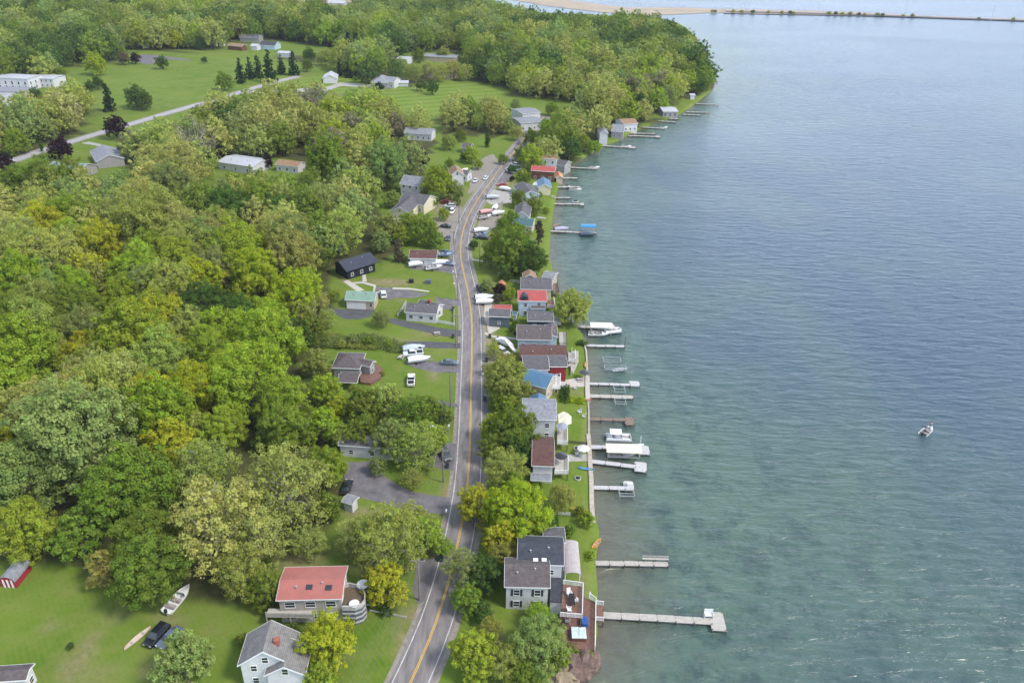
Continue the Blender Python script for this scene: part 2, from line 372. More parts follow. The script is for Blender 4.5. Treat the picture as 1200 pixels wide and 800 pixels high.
# ------------------------------------------------------------------ flat sheets on the land
def densify(pts, step=3.0):
    q = []
    for i, a in enumerate(pts):
        b = pts[(i+1) % len(pts)]; n = max(1, int((b-a).length/step))
        for k in range(n): q.append(a.lerp(b, k/n))
    return q
def sheet(name, pxs, m, h=.03, label=None, jit=0.0, onwater=False):
    import bmesh
    pts = [Vector((*(P0(*p, .3) if onwater else P(*p)).xy, 0)) for p in pxs]
    pts = densify(pts); 
    if jit: pts = [p+Vector((mnoise.noise(p*.35)*jit, mnoise.noise(p*.35+Vector((9,9,9)))*jit, 0)) for p in pts]
    bm = bmesh.new(); vs = [bm.verts.new(p) for p in pts]; es = [bm.edges.new((vs[i], vs[(i+1) % len(vs)])) for i in range(len(vs))]
    bmesh.ops.triangle_fill(bm, use_beauty=True, use_dissolve=False, edges=es)
    for _ in range(2):
        lg = [e for e in bm.edges if e.calc_length() > 6]
        if lg: bmesh.ops.subdivide_edges(bm, edges=lg, cuts=1)
    bmesh.ops.triangulate(bm, faces=bm.faces[:])
    for v in bm.verts: v.co.z = (.3 if onwater else float(gz(v.co.x, v.co.y)))+h
    bmesh.ops.recalc_face_normals(bm, faces=bm.faces[:])
    if sum(f.normal.z for f in bm.faces) < 0: bmesh.ops.reverse_faces(bm, faces=bm.faces[:])
    me = bpy.data.meshes.new(name); bm.to_mesh(me); bm.free(); me.materials.append(m)
    return tag(mk(name, me), label, kind='structure')
def ribbon(mb, line, o0, o1, h, i0=0, i1=None, dash=None):
    i1 = len(line) if i1 is None else i1; vs = []; 
    for i in range(i0, i1):
        a = line[max(i-1, 0)]; b = line[min(i+1, len(line)-1)]; t = (b-a).normalized(); n = Vector((t.y, -t.x))
        for k in range(4):
            q = line[i]+n*(o0+(o1-o0)*k/3); vs.append((q.x, q.y, float(gz(q.x, q.y))+h))
    fs = [(4*i+k, 4*i+k+1, 4*i+k+5, 4*i+k+4) for i in range(len(vs)//4-1) for k in range(3)]
    mb.add(vs, fs)
ASPH = mat('asphalt', (.185,.168,.168), .9, var=.34, scale=1.1, stretch=(1,.16,1))
ASPH2 = mat('worn_asphalt', (.14,.13,.14), .9, var=.3, scale=.5)
ASPHD = mat('fresh_asphalt', (.085,.085,.095), .9, var=.2, scale=.5)
GRAV = mat('gravel', (.235,.21,.18), .95, var=.3, scale=1.2)
SAND = mat('pale_sand', (.36,.29,.22), .95, var=.2, scale=.03)
YEL = mat('yellow_paint', (.55,.34,.07), .8, var=.15); WLN = mat('white_line_paint', (.46,.45,.44), .8, var=.35, scale=.9)
CONCL = mat('light_concrete', (.44,.41,.36), .9, var=.15)
HW = 2.72
mb = MB(); ribbon(mb, ROAD, -HW-1.3, HW+1.5, .02); tag(mb.build('road_shoulder', GRAV), 'gravel shoulder beside the lake road', kind='structure')
mb = MB(); ribbon(mb, ROAD, -HW-.55, HW+.55, .05); tag(mb.build('road', ASPH), 'two lane asphalt lake road', kind='structure')
mb = MB(); ribbon(mb, ROAD, -HW-.09, -HW+.09, .06); ribbon(mb, ROAD, HW-.09, HW+.09, .06); tag(mb.build('road_edge_marking', WLN), 'white edge lines of the lake road', kind='structure')
mb = MB(); ribbon(mb, ROAD, -.2, -.05, .06); ribbon(mb, ROAD, .05, .2, .06); tag(mb.build('road_centre_marking', YEL), 'double yellow centre line of the lake road', kind='structure')
mb = MB(); ribbon(mb, ROAD2, -2.6, 2.6, .05); tag(mb.build('side_road', mat('pale_asphalt', (.33,.32,.33), .9, var=.15, scale=.3)), 'pale straight road past the fields', kind='structure')
mb = MB(); ribbon(mb, ROAD2, 2.6, 4.2, .03); ribbon(mb, ROAD2, -4.0, -2.6, .03); tag(mb.build('side_road_verge', GRAV), 'gravel verge of the pale straight road', kind='structure')
dw = 'driveway'
sheet(dw, [(403,541),(440,540),(446,553),(470,571),(500,580),(530,583),(527,605),(490,600),(440,588),(405,577)], ASPH2, .035, 'worn asphalt yard and drive with patches', .8)
sheet(dw, [(488,657),(528,651),(524,668),(508,700),(490,708),(484,690)], ASPH2, .035, 'asphalt pull-off beside the road bend', .6)
sheet(dw, [(478,418),(500,423),(541,426),(541,437),(510,436),(486,431),(474,426)], ASPH2, .035, 'asphalt drive where boats are parked', .4)
sheet(dw, [(474,400),(500,400),(542,402),(541,408.5),(500,407.5),(474,406)], ASPHD, .035, 'dark straight driveway', .3)
sheet(dw, [(452,371),(480,377),(520,385),(541,387),(541,394),(520,394),(480,385),(455,378)], ASPHD, .035, 'dark driveway curving below the white house', .3)
sheet(dw, [(380,361),(397,362),(440,363),(434,371),(420,374),(404,374)], ASPHD, .035, 'dark asphalt apron of the green-roofed garage', .4)
sheet(dw, [(440,336),(470,338),(503,345),(486,349),(464,349),(456,352),(440,346)], ASPH2, .035, 'driveway before the green-roofed garage', .4)
sheet(dw, [(510,348),(540,352),(540,358),(530,358),(527,364),(514,360)], ASPH2, .035, 'small asphalt drive of the white house', .3)
sheet(dw, [(478,307),(510,304),(531,303),(534,322),(526,320),(508,317),(480,315)], ASPH2, .035, 'parking strip by the white boat garage', .4)
sheet(dw, [(513,240),(541,243),(536,262),(533,282),(516,276),(512,262)], GRAV, .035, 'gravel parking lot west of the road', .5)
sheet(dw, [(556,190),(578,180),(585,190),(572,205),(560,222),(548,228)], GRAV, .035, 'pale gravel lot inside the road bend', .5)
sheet(dw, [(590,196),(612,182),(622,190),(600,206),(590,218),(582,216)], ASPH2, .035, 'parking bay by the lakeside cottages', .3)
sheet(dw, [(574,222),(600,225),(600,238),(575,240),(570,236)], CONC, .035, 'concrete parking pad', .3)
sheet(dw, [(564,250),(590,235),(586,262),(562,280),(556,275)], GRAV, .035, 'gravel strip holding stored boats', .3)
sheet(dw, [(569,342),(578,344),(576,365),(586,385),(573,392),(567,370)], CONCL, .035, 'pale concrete apron by the dark garage', .3)
sheet(dw, [(570,406),(590,410),(592,420),(570,428)], GRAV, .035, 'gravel bay under the roadside tree', .3)
sheet(dw, [(566,440),(574,450),(575,500),(562,520),(560,480)], ASPH2, .035, 'asphalt layby along the road', .3)
sheet(dw, [(156,66),(170,64),(200,67),(224,70),(224,71.5),(200,70),(184,71),(178,76),(166,75)], ASPH2, .05, 'pale parking lot by the fields', .5)
sheet(dw, [(285,107),(380,103),(398,97),(445,100),(448,104),(400,101),(382,107),(288,110)], CONC, .05, 'long pale driveway to the hip-roofed house', .3)
sheet(dw, [(95,168),(108,170),(118,172),(118,169),(104,166)], CONC, .05, 'short pale driveway', .2)
sheet(dw, [(0,104),(35,102),(36,110),(12,125),(-20,130),(-20,110)], CONC, .05, 'paved court in front of the white institutional building', .5)
sheet(dw, [(480,466),(510,468),(540,474),(540,478),(508,472),(480,469)], ASPH2, .035, 'narrow concrete drive along the lawn', .3)
sheet(dw, [(488,515),(540,520),(538,545),(530,552),(500,546),(505,530)], ASPH2, .035, 'asphalt turnout by the hedge', .5)
sheet('path', [(402,330),(408,328),(427,340),(419,342)], CONCL, .05, 'straight white concrete ramp path')
sheet('path', [(424,320),(428,319),(430,330),(425,330)], CONCL, .045, 'short pale path to the black barn')
sheet('path', [(413,331),(425,330),(441,334),(439,342),(437,342),(438,336),(425,332),(413,332.5)], CONCL, .04, 'curved pale path linking barn and garage')
sheet('path', [(460,337),(480,337.5),(503,341),(503,342.5),(480,339.5),(460,339)], CONCL, .07, 'stone edging path along the drive')
sheet('path', [(569,389),(578,393),(606,396),(606,398),(578,395.5),(567,391)], CONCL, .04, 'thin pale path across the lawn')
sheet('path', [(553,303),(568,306),(568,307.5),(553,305)], CONCL, .04, 'short pale walk on the lawn')
sheet('path', [(665,533),(690,532),(690,540),(664,541)], CONC, .05, 'grey concrete patio by the white dock')
sheet('path', [(645,448),(688,441),(688,453),(660,454)], CONCL, .05, 'pale stone patio before the red house')
sheet('path', [(666,412),(678,411),(678,424),(672,438),(667,430)], CONC, .05, 'pale concrete terrace by the brown-roofed house')
sheet('path', [(653,486),(659,483),(666,484),(670,489),(669,496),(662,499),(654,497)], mat('cream_gravel', (.55,.52,.42), .9), .05, 'round cream gravel patio on the lawn', .7)
# sand flats and causeway
def fl(name, pxs, m, label, h=0.0): return sheet(name, pxs, m, h, label, 0.0, True)
fl('beach', [(590,-2),(640,7),(700,14),(760,18.5),(822,15.5),(850,15),(852,11),(800,9),(735,9),(700,5),(640,-3)], SAND, 'pale sand flats at the end of the lake')
fl('mudflat', [(620,-8),(740,-2),(770,-3),(770,-8),(660,-14)], SAND, 'distant sand flat beyond the channel')
fl('causeway', [(848,11),(1000,14.5),(1078,19),(1280,26),(1280,27.8),(1078,21),(1000,19),(848,16)], mat('causeway_fill', (.36,.29,.22), .95, scale=.05), 'long low causeway crossing the lake', .6)
mb = MB()
fl('railbed', [(850,13.5),(1000,17),(1078,20.2),(1280,27.2),(1280,28.1),(1078,21.4),(1000,18.8),(850,15)], mat('ballast', (.13,.12,.13), .95), 'dark rail bed along the causeway', 1.0)
# far hills so that the world does not end at the lake head
mb = MB(); hs = []
for k in range(61):
    a = rad(-60+k*2.4); r = 9500; hgt = 70+60*mnoise.noise(Vector((k*.23, 4, 0)))+14*mnoise.noise(Vector((k*.9, 1, 0)))
    c = Vector((math.sin(a)*r, math.cos(a)*r)); d = Vector((math.sin(a), math.cos(a)))
    hs.append([(c.x, c.y, -5), (c.x+d.x*700, c.y+d.y*700, hgt), (c.x+d.x*1800, c.y+d.y*1800, hgt*1.1), (c.x+d.x*2200, c.y+d.y*2200, -5)])
mb.loft(hs); tag(mb.build('hills', mat('far_hill', (.06,.085,.04), .95, scale=.004), smooth=True), 'low wooded hills beyond the lake', kind='structure')
# ------------------------------------------------------------------ houses
PROTECT = []      # (px rect, world y) kept free of automatic trees
LMK = []          # landmarks for labels: (name, x, y)
def fitS(e0, e1, rp, eh, pitch):
    A = P(*e0, eh); B = P(*e1, eh); g = (A.z+B.z)/2; z = g+eh
    A = P0(*e0, z); B = P0(*e1, z); u = (B-A).normalized(); n = Vector((-u.y, u.x, 0)); half = 3.5
    d0 = (P0(*rp, z)-A).dot(n); k = (P0(*rp, z+pitch)-A).dot(n)-d0; half = min(max(1.0, d0/(1-k)), 7.5)
    c = (A+B)/2+n*half
    return dict(c=(c.x, c.y, g), w=(B-A).length, d=2*half, yaw=math.atan2(u.y, u.x), eh=eh, rise=pitch*half)
def fitG(apf, apb, eave, eh, pitch):
    g = P(*apf, eh).z; half = 3.5
    for _ in range(30):
        z = g+eh+pitch*half; A = P0(*apf, z); B = P0(*apb, z); u = (B-A).normalized(); n = Vector((-u.y, u.x, 0))
        half = min(max(.8, .8*half+.2*abs((P0(*eave, g+eh)-A).dot(n))), 12)
    c = (A+B)/2
    return dict(c=(c.x, c.y, g), w=(B-A).length, d=2*half, yaw=math.atan2(u.y, u.x), eh=eh, rise=pitch*half)
WM = {}
def winmesh(w, h, sh=False):
    k = (round(w,1), round(h,1))
    if k not in WM:
        f = MB(); t = .09
        f.box((0,-.03,h/2), (w+2*t,.10,t)); f.box((0,-.03,-h/2), (w+2*t,.14,t)); f.box((-w/2-t/2,-.03,0), (t,.10,h-t)); f.box((w/2+t/2,-.03,0), (t,.10,h-t)); f.box((0,-.03,0), (w,.05,.06))
        p = MB().box((0,-.012,0), (w,.02,h))
        s = MB().box((0,-.03,0), (.42,.06,h+.1))
        WM[k] = (f.mesh('window', TRIM), p.mesh('pane', GLASS), s.mesh('shutter', mat('dark_shutter', (.03,.035,.05), .6)))
    return WM[k]
def window(root, x, y, z, rz, w=.95, h=1.25, shutters=False):
    f, p, s = winmesh(w, h)
    o = mk('window', f, root, (x, y, z), rz); mk('pane', p, o)
    if shutters:
        mk('shutter', s, o, (-w/2-.32, 0, 0)); mk('shutter', s, o, (w/2+.32, 0, 0))
    return o
def section(root, rc, f, wallm, roofm, sides='sew', ov=.35, hip=False, storeys=None, shutters=False, chimney=None, door=None, trim=True, win=(.95,1.25), solid=True, wspace=2.9, shed=False):
    """one roofed block; root sits at rc with no rotation"""
    c, w, d, yaw, eh, rise = f['c'], f['w'], f['d'], f['yaw'], f['eh'], f['rise']
    loc = (c[0]-rc[0], c[1]-rc[1], c[2]-rc[2]); hx, hy = w/2-ov, d/2-ov; sl = rise/(d/2) if not shed else rise/d
    if shed:  # single slope, high side at +y
        zt = lambda y: eh+sl*(y+d/2)
        wl = MB(); wl.v = []; q = []
        wl.loft([[(x,-hy,-1.5),(x,hy,-1.5),(x,hy,zt(hy)-.02),(x,-hy,zt(-hy)-.02)] for x in (-hx, hx)])
        rf = MB().loft([[(x,-d/2,zt(-d/2)),(x,d/2,zt(d/2)),(x,d/2,zt(d/2)+.16),(x,-d/2,zt(-d/2)+.16)] for x in (-w/2, w/2)])
    elif hip:
        zw = eh+sl*ov-.02; wl = MB().box((0,0,(zw-1.5)/2), (2*hx,2*hy,zw+1.5))
        rx = max(w/2-d/2, .3); rf = MB()
        rf.add([(-w/2,-d/2,eh),(w/2,-d/2,eh),(w/2,d/2,eh),(-w/2,d/2,eh),(-w/2,-d/2,eh+.15),(w/2,-d/2,eh+.15),(w/2,d/2,eh+.15),(-w/2,d/2,eh+.15),(-rx,0,eh+rise+.15),(rx,0,eh+rise+.15)],
            [(3,2,1,0),(0,1,5,4),(1,2,6,5),(2,3,7,6),(3,0,4,7),(4,5,9,8),(5,6,9),(6,7,8,9),(7,4,8)])
    else:
        zw = eh+sl*ov-.02; wl = MB().loft([[(x,-hy,-1.5),(x,hy,-1.5),(x,hy,zw),(x,0,zw+sl*hy),(x,-hy,zw)] for x in (-hx, hx)])
        rf = MB().loft([[(x,-d/2,eh),(x,0,eh+rise),(x,d/2,eh),(x,d/2,eh+.16),(x,0,eh+rise+.17),(x,-d/2,eh+.16)] for x in (-w/2, w/2)])
    o = wl.build('wall', wallm, root); o.location = loc; o.rotation_euler.z = yaw
    if not solid: bpy.data.objects.remove(o)
    r = rf.build('roof', roofm, root); r.location = loc; r.rotation_euler.z = yaw
    if trim and not shed:
        t = MB(); 
        for sy in (-1, 1): t.box((0, sy*(d/2+.03), eh+.06), (w+.1, .05, .2))
        if hip:
            for sx in (-1, 1): t.box((sx*(w/2+.03), 0, eh+.06), (.05, d+.06, .2))
        if not hip:
            for sx in (-1, 1):
                for sy in (-1, 1):
                    a = math.atan2(rise, d/2); L = math.hypot(rise, d/2)
                    m = Matrix.Rotation(-sy*a if False else sy*-a, 3, 'X')
                    t.box((sx*(w/2+.025), sy*d/4, eh+rise/2+.07), (.05, L, .2), 0, m)
        k = t.build('fascia', TRIM, root); k.location = loc; k.rotation_euler.z = yaw
    st = storeys or max(1, int((eh+.3)/2.6))
    def put(lx, ly, z, lrz, sh=False):
        ca, sa = math.cos(yaw), math.sin(yaw); window(root, loc[0]+lx*ca-ly*sa, loc[1]+lx*sa+ly*ca, loc[2]+z, yaw+lrz, win[0], win[1], sh)
    if solid:
        for s in sides:
            L, rot, off = {'s': (2*hx, 0, hy), 'n': (2*hx, PI, hy), 'e': (2*hy, PI/2, hx), 'w': (2*hy, -PI/2, hx)}[s]
            n = max(1, int(L/wspace))
            for k in range(n):
                t = (k+.5)/n*L-L/2
                for fl_ in range(st):
                    z = 1.5+2.75*fl_
                    if z+win[1]/2 > eh-.1: continue
                    if door and s == door and k == n//2 and fl_ == 0: continue
                    x, y = t, -off
                    ca, sa = math.cos(rot), math.sin(rot)
                    put(x*ca-y*sa, x*sa+y*ca, z, rot, shutters and s == 's')
            if s in 'ew' and not hip and not shed and rise > 1.6:
                x, y = 0, -off; ca, sa = math.cos(rot), math.sin(rot); put(x*ca-y*sa, x*sa+y*ca, eh+rise*.28, rot)
            if door and s == door:
                dm = MB().box((0,-.03,1.05), (1.0,.06,2.1)).build('door', mat('door_paint', (.25,.09,.06), .5), root)
                x, y = 0 if n % 2 else (L/n/2 if n > 1 else 0), -off-.01; 
                if n % 2 == 0: x = (n//2+.5)/n*L-L/2
                ca, sa = math.cos(rot), math.sin(rot); lx, ly = x*ca-y*sa, x*sa+y*ca; ca, sa = math.cos(yaw), math.sin(yaw)
                dm.location = (loc[0]+lx*ca-ly*sa, loc[1]+lx*sa+ly*ca, loc[2]); dm.rotation_euler.z = yaw+rot
                h = MB().box((.35,-.09,1.0), (.06,.06,.14)).build('handle', STEEL, dm)
    if w > 7.5 and not shed and c[1] < 420:
        for vx, vy, vh in ((-.22, -.22, .45), (.17, -.12, .3)):
            k = MB().tube((0,0,-.3), (0,0,vh), .13, .13, 8).tube((0,0,vh), (0,0,vh+.08), .2, .2, 8).build('vent_pipe', STEEL, r); k.location = (vx*w, vy*d, eh+rise*(1-abs(vy)*2)+.15)
    if chimney:
        cx, cy, ch = chimney; cm = MB().box((0,0,ch/2), (.8,.7,ch)).box((0,0,ch+.06), (.95,.85,.12))
        k = cm.build('chimney', BRICK, r); k.location = (cx, cy, eh+rise*(1-abs(cy)/(d/2))-.4)
    return r
def rect_of(root_c, w, d, yaw, h):
    xs, ys_ = [], []
    for sx in (-.5,.5):
        for sy in (-.5,.5):
            for z in (0, h):
                x = root_c[0]+sx*w*math.cos(yaw)-sy*d*math.sin(yaw); y = root_c[1]+sx*w*math.sin(yaw)+sy*d*math.cos(yaw); p = proj(x, y, root_c[2]+z); xs.append(p[0]); ys_.append(p[1])
    return min(xs), min(ys_), max(xs), max(ys_)
def house(name, f, wallm, roofm, label, cat='house', lm=None, group=None, extra=(), prot=True, **kw):
    root = thing(name, f['c'], 0, label, cat, group)
    section(root, f['c'], f, wallm, roofm, **kw)
    for e in extra:
        ek = dict(e); ff = ek.pop('f'); wm = ek.pop('wall', wallm); rm = ek.pop('roof', roofm); section(root, f['c'], ff, wm, rm, **ek)
    for ff in ([f]+[e['f'] for e in extra] if prot else []): PROTECT.append((rect_of(ff['c'], ff['w'], ff['d'], ff['yaw'], ff['eh']+ff['rise']), ff['c'][1]))
    if lm: LMK.append((lm, f['c'][0], f['c'][1]))
    return root
w_white = siding('white', (.56,.56,.57)); w_cream = siding('cream', (.58,.54,.38)); w_grey = siding('grey', (.30,.29,.29)); w_lblue = siding('pale_blue', (.42,.53,.60)); w_navy = siding('navy', (.045,.06,.09))
w_red = siding('red', (.26,.025,.03)); w_tan = siding('tan', (.45,.38,.29)); w_brown = siding('brown', (.14,.065,.04)); w_black = siding('black', (.012,.014,.02)); w_barnred = siding('barn_red', (.30,.03,.04)); w_stone = siding('stone_grey', (.40,.37,.33))
w_slate = siding('slate', (.10,.12,.15))
r_grey = shingle('grey', (.115,.11,.12)); r_old = shingle('weathered', (.20,.19,.185)); r_dark = shingle('dark', (.055,.06,.075)); r_brown = shingle('brown', (.12,.062,.055)); r_gbrown = shingle('greybrown', (.115,.095,.098)); r_tan = shingle('tan', (.30,.19,.12))
r_red = metal_roof('red', (.37,.125,.10)); r_red2 = metal_roof('bright_red', (.38,.075,.065)); r_blue = metal_roof('blue', (.075,.17,.28)); r_green = metal_roof('sage', (.19,.30,.235)); r_teal = metal_roof('teal', (.05,.12,.125)); r_navy = metal_roof('navy', (.030,.034,.055)); r_white = metal_roof('white', (.44,.45,.49)); r_pale = shingle('pale', (.24,.25,.28)); r_orange = metal_roof('orange', (.55,.23,.10))
# west side, near
f = fitG((307.6,764), (318,727), (277.9,781.5), 5.2, .72); f2 = fitG((332,782), (341,748), (357,795), 4.3, .6)
house('farmhouse', f, w_white, r_old, 'white two-storey farmhouse with patched weathered grey roof and brick chimney', lm='the white farmhouse', sides='sewn', chimney=(-.6,-1.6,1.5), win=(.9,1.3),
    extra=[dict(f=f2, sides='ew', win=(.9,1.3))])
f = fitS((323.4,704), (401,702), (366,679), 5.6, .22)
h = house('house', f, w_stone, r_red, 'long grey house with red metal roof and skylights above a timber balcony', lm='the red-roofed house', sides='sewn', storeys=2, win=(1.6,1.3))
for t in (-.02, .28): 
    s = MB().box((0,0,0), (1.1,1.0,.14)).build('skylight', GLASS, h); s.location = (f['w']*t, -f['d']*.2, f['eh']+f['rise']*.6+.16); s.rotation_euler = (math.atan(.22), 0, f['yaw'])
b = MB().box((0,0,0), (8.2,1.8,.15)); 
for k in range(9): b.box((-4+k*1.0,-.85,.5), (.07,.07,1.0))
b.box((0,-.85,1.0), (8.2,.09,.08)).box((0,-.85,.45), (8.2,.04,.7)); 
for x in (-4,0,4): b.box((x,-.8,-1.4), (.15,.15,2.8))
o = b.build('balcony', WOODG, h); o.location = (-f['w']*.27, -f['d']/2-.35, 2.8)
# round stone patio next to it
def px_poly(pxs, z): return [tuple(P0(p[0], p[1], z).xy) for p in pxs]
g = float(P(410,720).z)
pp = px_poly([(401,688),(409,686),(418,688),(425,692),(428,698),(428,706),(424,711),(416,714),(401,714)], g+3.6)
root = thing('raised_patio', (pp[0][0], pp[0][1], g), 0, 'round raised stone patio with striped walls joined to the red-roofed house', 'patio')
loc0 = lambda pl, c: [(p[0]-c[0], p[1]-c[1]) for p in pl]
q = loc0(pp, root.location); cx = sum(p[0] for p in q)/len(q); cy = sum(p[1] for p in q)/len(q)
grow = lambda k: [(cx+(p[0]-cx)*k, cy+(p[1]-cy)*k) for p in q]
MB().prism(q, -1.5, 3.5).build('wall', w_slate, root)
MB().prism(grow(.93), 3.5, 3.56).build('floor', mat('patio_brown', (.12,.09,.06), .9), root)
mb = MB()
for zc in (.3, 1.4, 2.5): mb.prism(grow(1.03), zc, zc+.35)
n = len(q); ring_o = grow(1.02); ring_i = grow(.93)
for i in range(n-1): mb.prism([ring_o[i], ring_o[i+1], ring_i[i+1], ring_i[i]], 3.45, 4.4)
mb.build('parapet', mat('stone_band', (.40,.38,.36), .9), root)
def patio_table(x, y, z, label, r=.9):
    t = thing('table', (x, y, z), 0, label, 'table'); MB().tube((0,0,.70), (0,0,.76), r, r, 12).build('tabletop', WHITE, t); MB().tube((0,0,0), (0,0,.7), .06).tube((0,0,0), (0,0,.04), .3).build('base', STEEL, t)
patio_table(root.location.x+cx+.2, root.location.y+cy-2.0, g+3.57, 'round white table near the curved wall of the stone patio')
patio_table(root.location.x+cx+.9, root.location.y+cy+2.4, g+3.57, 'pale blue grey round table at the back of the stone patio', 1.1)
# red barrel shed
c = P(20, 677); root = thing('shed', (c.x, c.y, c.z), rad(-2), 'small red barn-shaped shed with grey rounded roof on the lawn', 'shed'); LMK.append(('the red shed', c.x, c.y))
W2, Ls, Hs = 1.45, 4.4, 1.4
arc = [(W2*math.cos(a), Hs+1.15*math.sin(a)) for a in [PI*k/8 for k in range(9)]]
MB().loft([[(-W2+.04,y,-.5),(W2-.04,y,-.5)]+[(p[0]*.97,y,p[1]-.03) for p in arc] for y in (-Ls/2, Ls/2)]).build('wall', w_barnred, root)
MB().loft([[(p[0]*1.03,y,p[1]+.02) for p in arc]+[(p[0]*.98,y,p[1]) for p in arc[::-1]] for y in (-Ls/2-.15, Ls/2+.15)]).build('roof', r_pale, root)
for x in (-.75, 0, .75): MB().box((x,-Ls/2-.03,.9), (.32,.05,1.8)).build('door_panel', WHITE, root)
PROTECT.append(((0,652,40,686), c.y))
f = fitS((-14,800), (31,797), (8,786), 3.2, .4); house('house', f, w_white, r_gbrown, 'white house corner with brown roof at the bottom edge of the lawn', sides='sew')
# hidden buildings under trees
f = fitS((396,522), (474,527), (436,512), 3.3, .3); house('house', f, w_white, r_grey, 'long low white house half hidden below trees north of the asphalt yard', lm='the low white house', sides='s', wspace=4)
f = fitS((400,588), (413,592), (405,582), 2.4, .3); house('shed', f, w_white, r_pale, 'small white carport at the west end of the asphalt yard', 'shed', sides='')
f = fitS((388.7,431.5), (422,432.4), (405,416), 3.2, .42); fe = fitG((437,424), (414,419), (441,432), 3.3, .5); fp = fitS((395,448), (418.5,449), (407,439), 2.5, .3)
h = house('house', f, w_grey, r_gbrown, 'grey bungalow with brown hipped roof and red deck at the wood edge', lm='the brown hipped bungalow', sides='sew', hip=True, storeys=1, extra=[dict(f=fe, sides='ew'), dict(f=fp, sides='', solid=False)])
mb = MB().prism(loc0(px_poly([(422,436),(440,424),(449,431),(446,440),(434,447),(422,446)], f['c'][2]+1.0), f['c']), -.5, .6)
mb.build('deck', DECKR, h)
f = fitS((404,351.7), (439,353.3), (423,342), 3.0, .45); h = house('garage', f, w_tan, r_green, 'tan double garage with sage green metal roof', 'garage', lm='the green-roofed garage', sides='', win=(.9,1.0))
for k, t in enumerate((-.30, .02)):
    s = MB().box((0,-.03,1.15), (2.9,.05,2.3)); [s.box((0,-.065,z), (2.9,.02,.04)) for z in (.6,1.15,1.7)]
    s = s.build('garage_door', WHITE, h); ca, sa = math.cos(f['yaw']), math.sin(f['yaw']); x, y = f['w']*t, -f['d']/2+.34; s.location = (x*ca-y*sa, x*sa+y*ca, 0); s.rotation_euler.z = f['yaw']
x, y = f['w']*.36, -f['d']/2+.35; window(h, x*ca-y*sa, x*sa+y*ca, 1.6, f['yaw'])
f = fitS((406,319), (443.5,307.5), (416,301), 3.3, .5); house('barn', f, w_black, r_navy, 'black timber barn house with dark blue metal roof', 'barn', lm='the black barn', sides='s', trim=False, ov=.9)
f = fitS((474,366), (512,368.5), (493,356), 3.0, .5); f2 = fitG((516,357), (492,351), (520,366), 3.2, .5)
house('house', f, w_white, r_grey, 'white bungalow with steep grey roofs between the two drives', lm='the white bungalow', sides='sew', win=(1.1,1.1), extra=[dict(f=f2, sides='ew', chimney=(0,.3,1.4))])
f = fitS((479,303), (511.7,303.5), (495,294), 3.0, .35); house('garage', f, w_white, r_brown, 'white boat garage with brown roof by parked boats', 'garage', lm='the white boat garage', sides='s', wspace=7)
# west cluster, further
f = fitG((468,243), (484,228), (453,251), 3.6, .5); f2 = fitS((467,236), (497,241), (484,226), 3.8, .45)
house('house', f, w_cream, r_grey, 'pale yellow house with grey cross-gabled roof', lm='the yellow gabled house', sides='sew', win=(.8,1.1), extra=[dict(f=f2, sides='s')])
f = fitS((468,216), (492,219), (482,206), 5.0, .6); house('house', f, w_white, r_pale, 'white two-storey house with pale roof behind the yellow gabled house', sides='sew', lm='the white two-storey house')
f = fitS((470,218), (486,222), (478,216), 3.6, .4); house('annexe', f, w_white, r_dark, 'low annexe with black roof in front of the white two-storey house', 'annexe', sides='')
f = fitS((462,248), (474,251), (468,245), 2.6, .3); house('shed', f, w_tan, r_orange, 'small shed with orange roof below the yellow gabled house', 'shed', sides='')
f = fitG((536,200), (533,193), (528,206), 4.6, .7); house('house', f, w_white, r_tan, 'tall narrow white house beside the big green tree', sides='sew', lm='the tall narrow white house')
f = fitS((540,205), (548,206), (544,199), 3, .5); house('house', f, w_white, r_grey, 'small white cottage close to the road bend', sides='se')
f = fitS((540,173), (551,174), (546,168), 3, .5); house('house', f, w_grey, r_gbrown, 'grey cottage with brown roof by the lawn before the big dark tree', sides='s')
# far west and north-west
f = fitS((254,190), (296,196), (276,184.5), 3.6, .16); house('long_house', f, w_white, r_white, 'very long white building with white metal roof among pale trees', 'building', lm='the long white building', sides='s', wspace=6)
f = fitS((322,193), (349,196), (336,188), 3.2, .35); house('house', f, w_white, r_tan, 'white house with tan roof beside a purple tree', sides='s', lm='the tan-roofed white house')
f = fitG((128,182), (120,170), (107,181), 3.2, .4); house('house', f, w_grey, r_pale, 'house with pale grey gabled roof just below the straight road', sides='', lm='the pale-roofed house')
f = fitS((52,200), (92,203), (74,190), 3.2, .35); house('house', f, w_grey, metal_roof('seagreen', (.19,.25,.25)), 'low house with grey green roof between the purple trees', sides='s', prot=False, lm='the grey green roofed house')
f = fitS((5,212), (25,214), (14,205), 3.0, .35); house('house', f, w_white, r_pale, 'low pale-roofed house at the left wood edge', sides='', prot=False)
f = fitS((-30,90), (32,93), (0,82), 7.0, .03); f2 = fitS((33,92), (62,93), (48,84), 5.5, .06); f3 = fitS((-20,107), (29,108), (5,99), 3.5, .03)
house('institution', f, w_white, r_white, 'large flat-roofed white institutional building', 'building', lm='the large white building', sides='se', storeys=2, win=(1.2,1.9), wspace=4, trim=False, extra=[dict(f=f2, sides='s', trim=False), dict(f=f3, roof=r_pale, sides='', trim=False)])
f = fitG((444,92), (449,86), (435,96), 4.0, .5); f2 = fitS((448,96), (462,97), (456,90), 4, .4)
house('house', f, w_grey, r_pale, 'grey hip-roofed house standing alone on the mown lawn', lm='the lawn house', sides='s', hip=True, extra=[dict(f=f2, sides='s', wall=w_white)])
f = fitS((464,97.5), (479,97.5), (471,94.5), 2.4, .2); house('shed', f, w_white, r_white, 'long white shed beside the lawn house', 'shed', sides='')
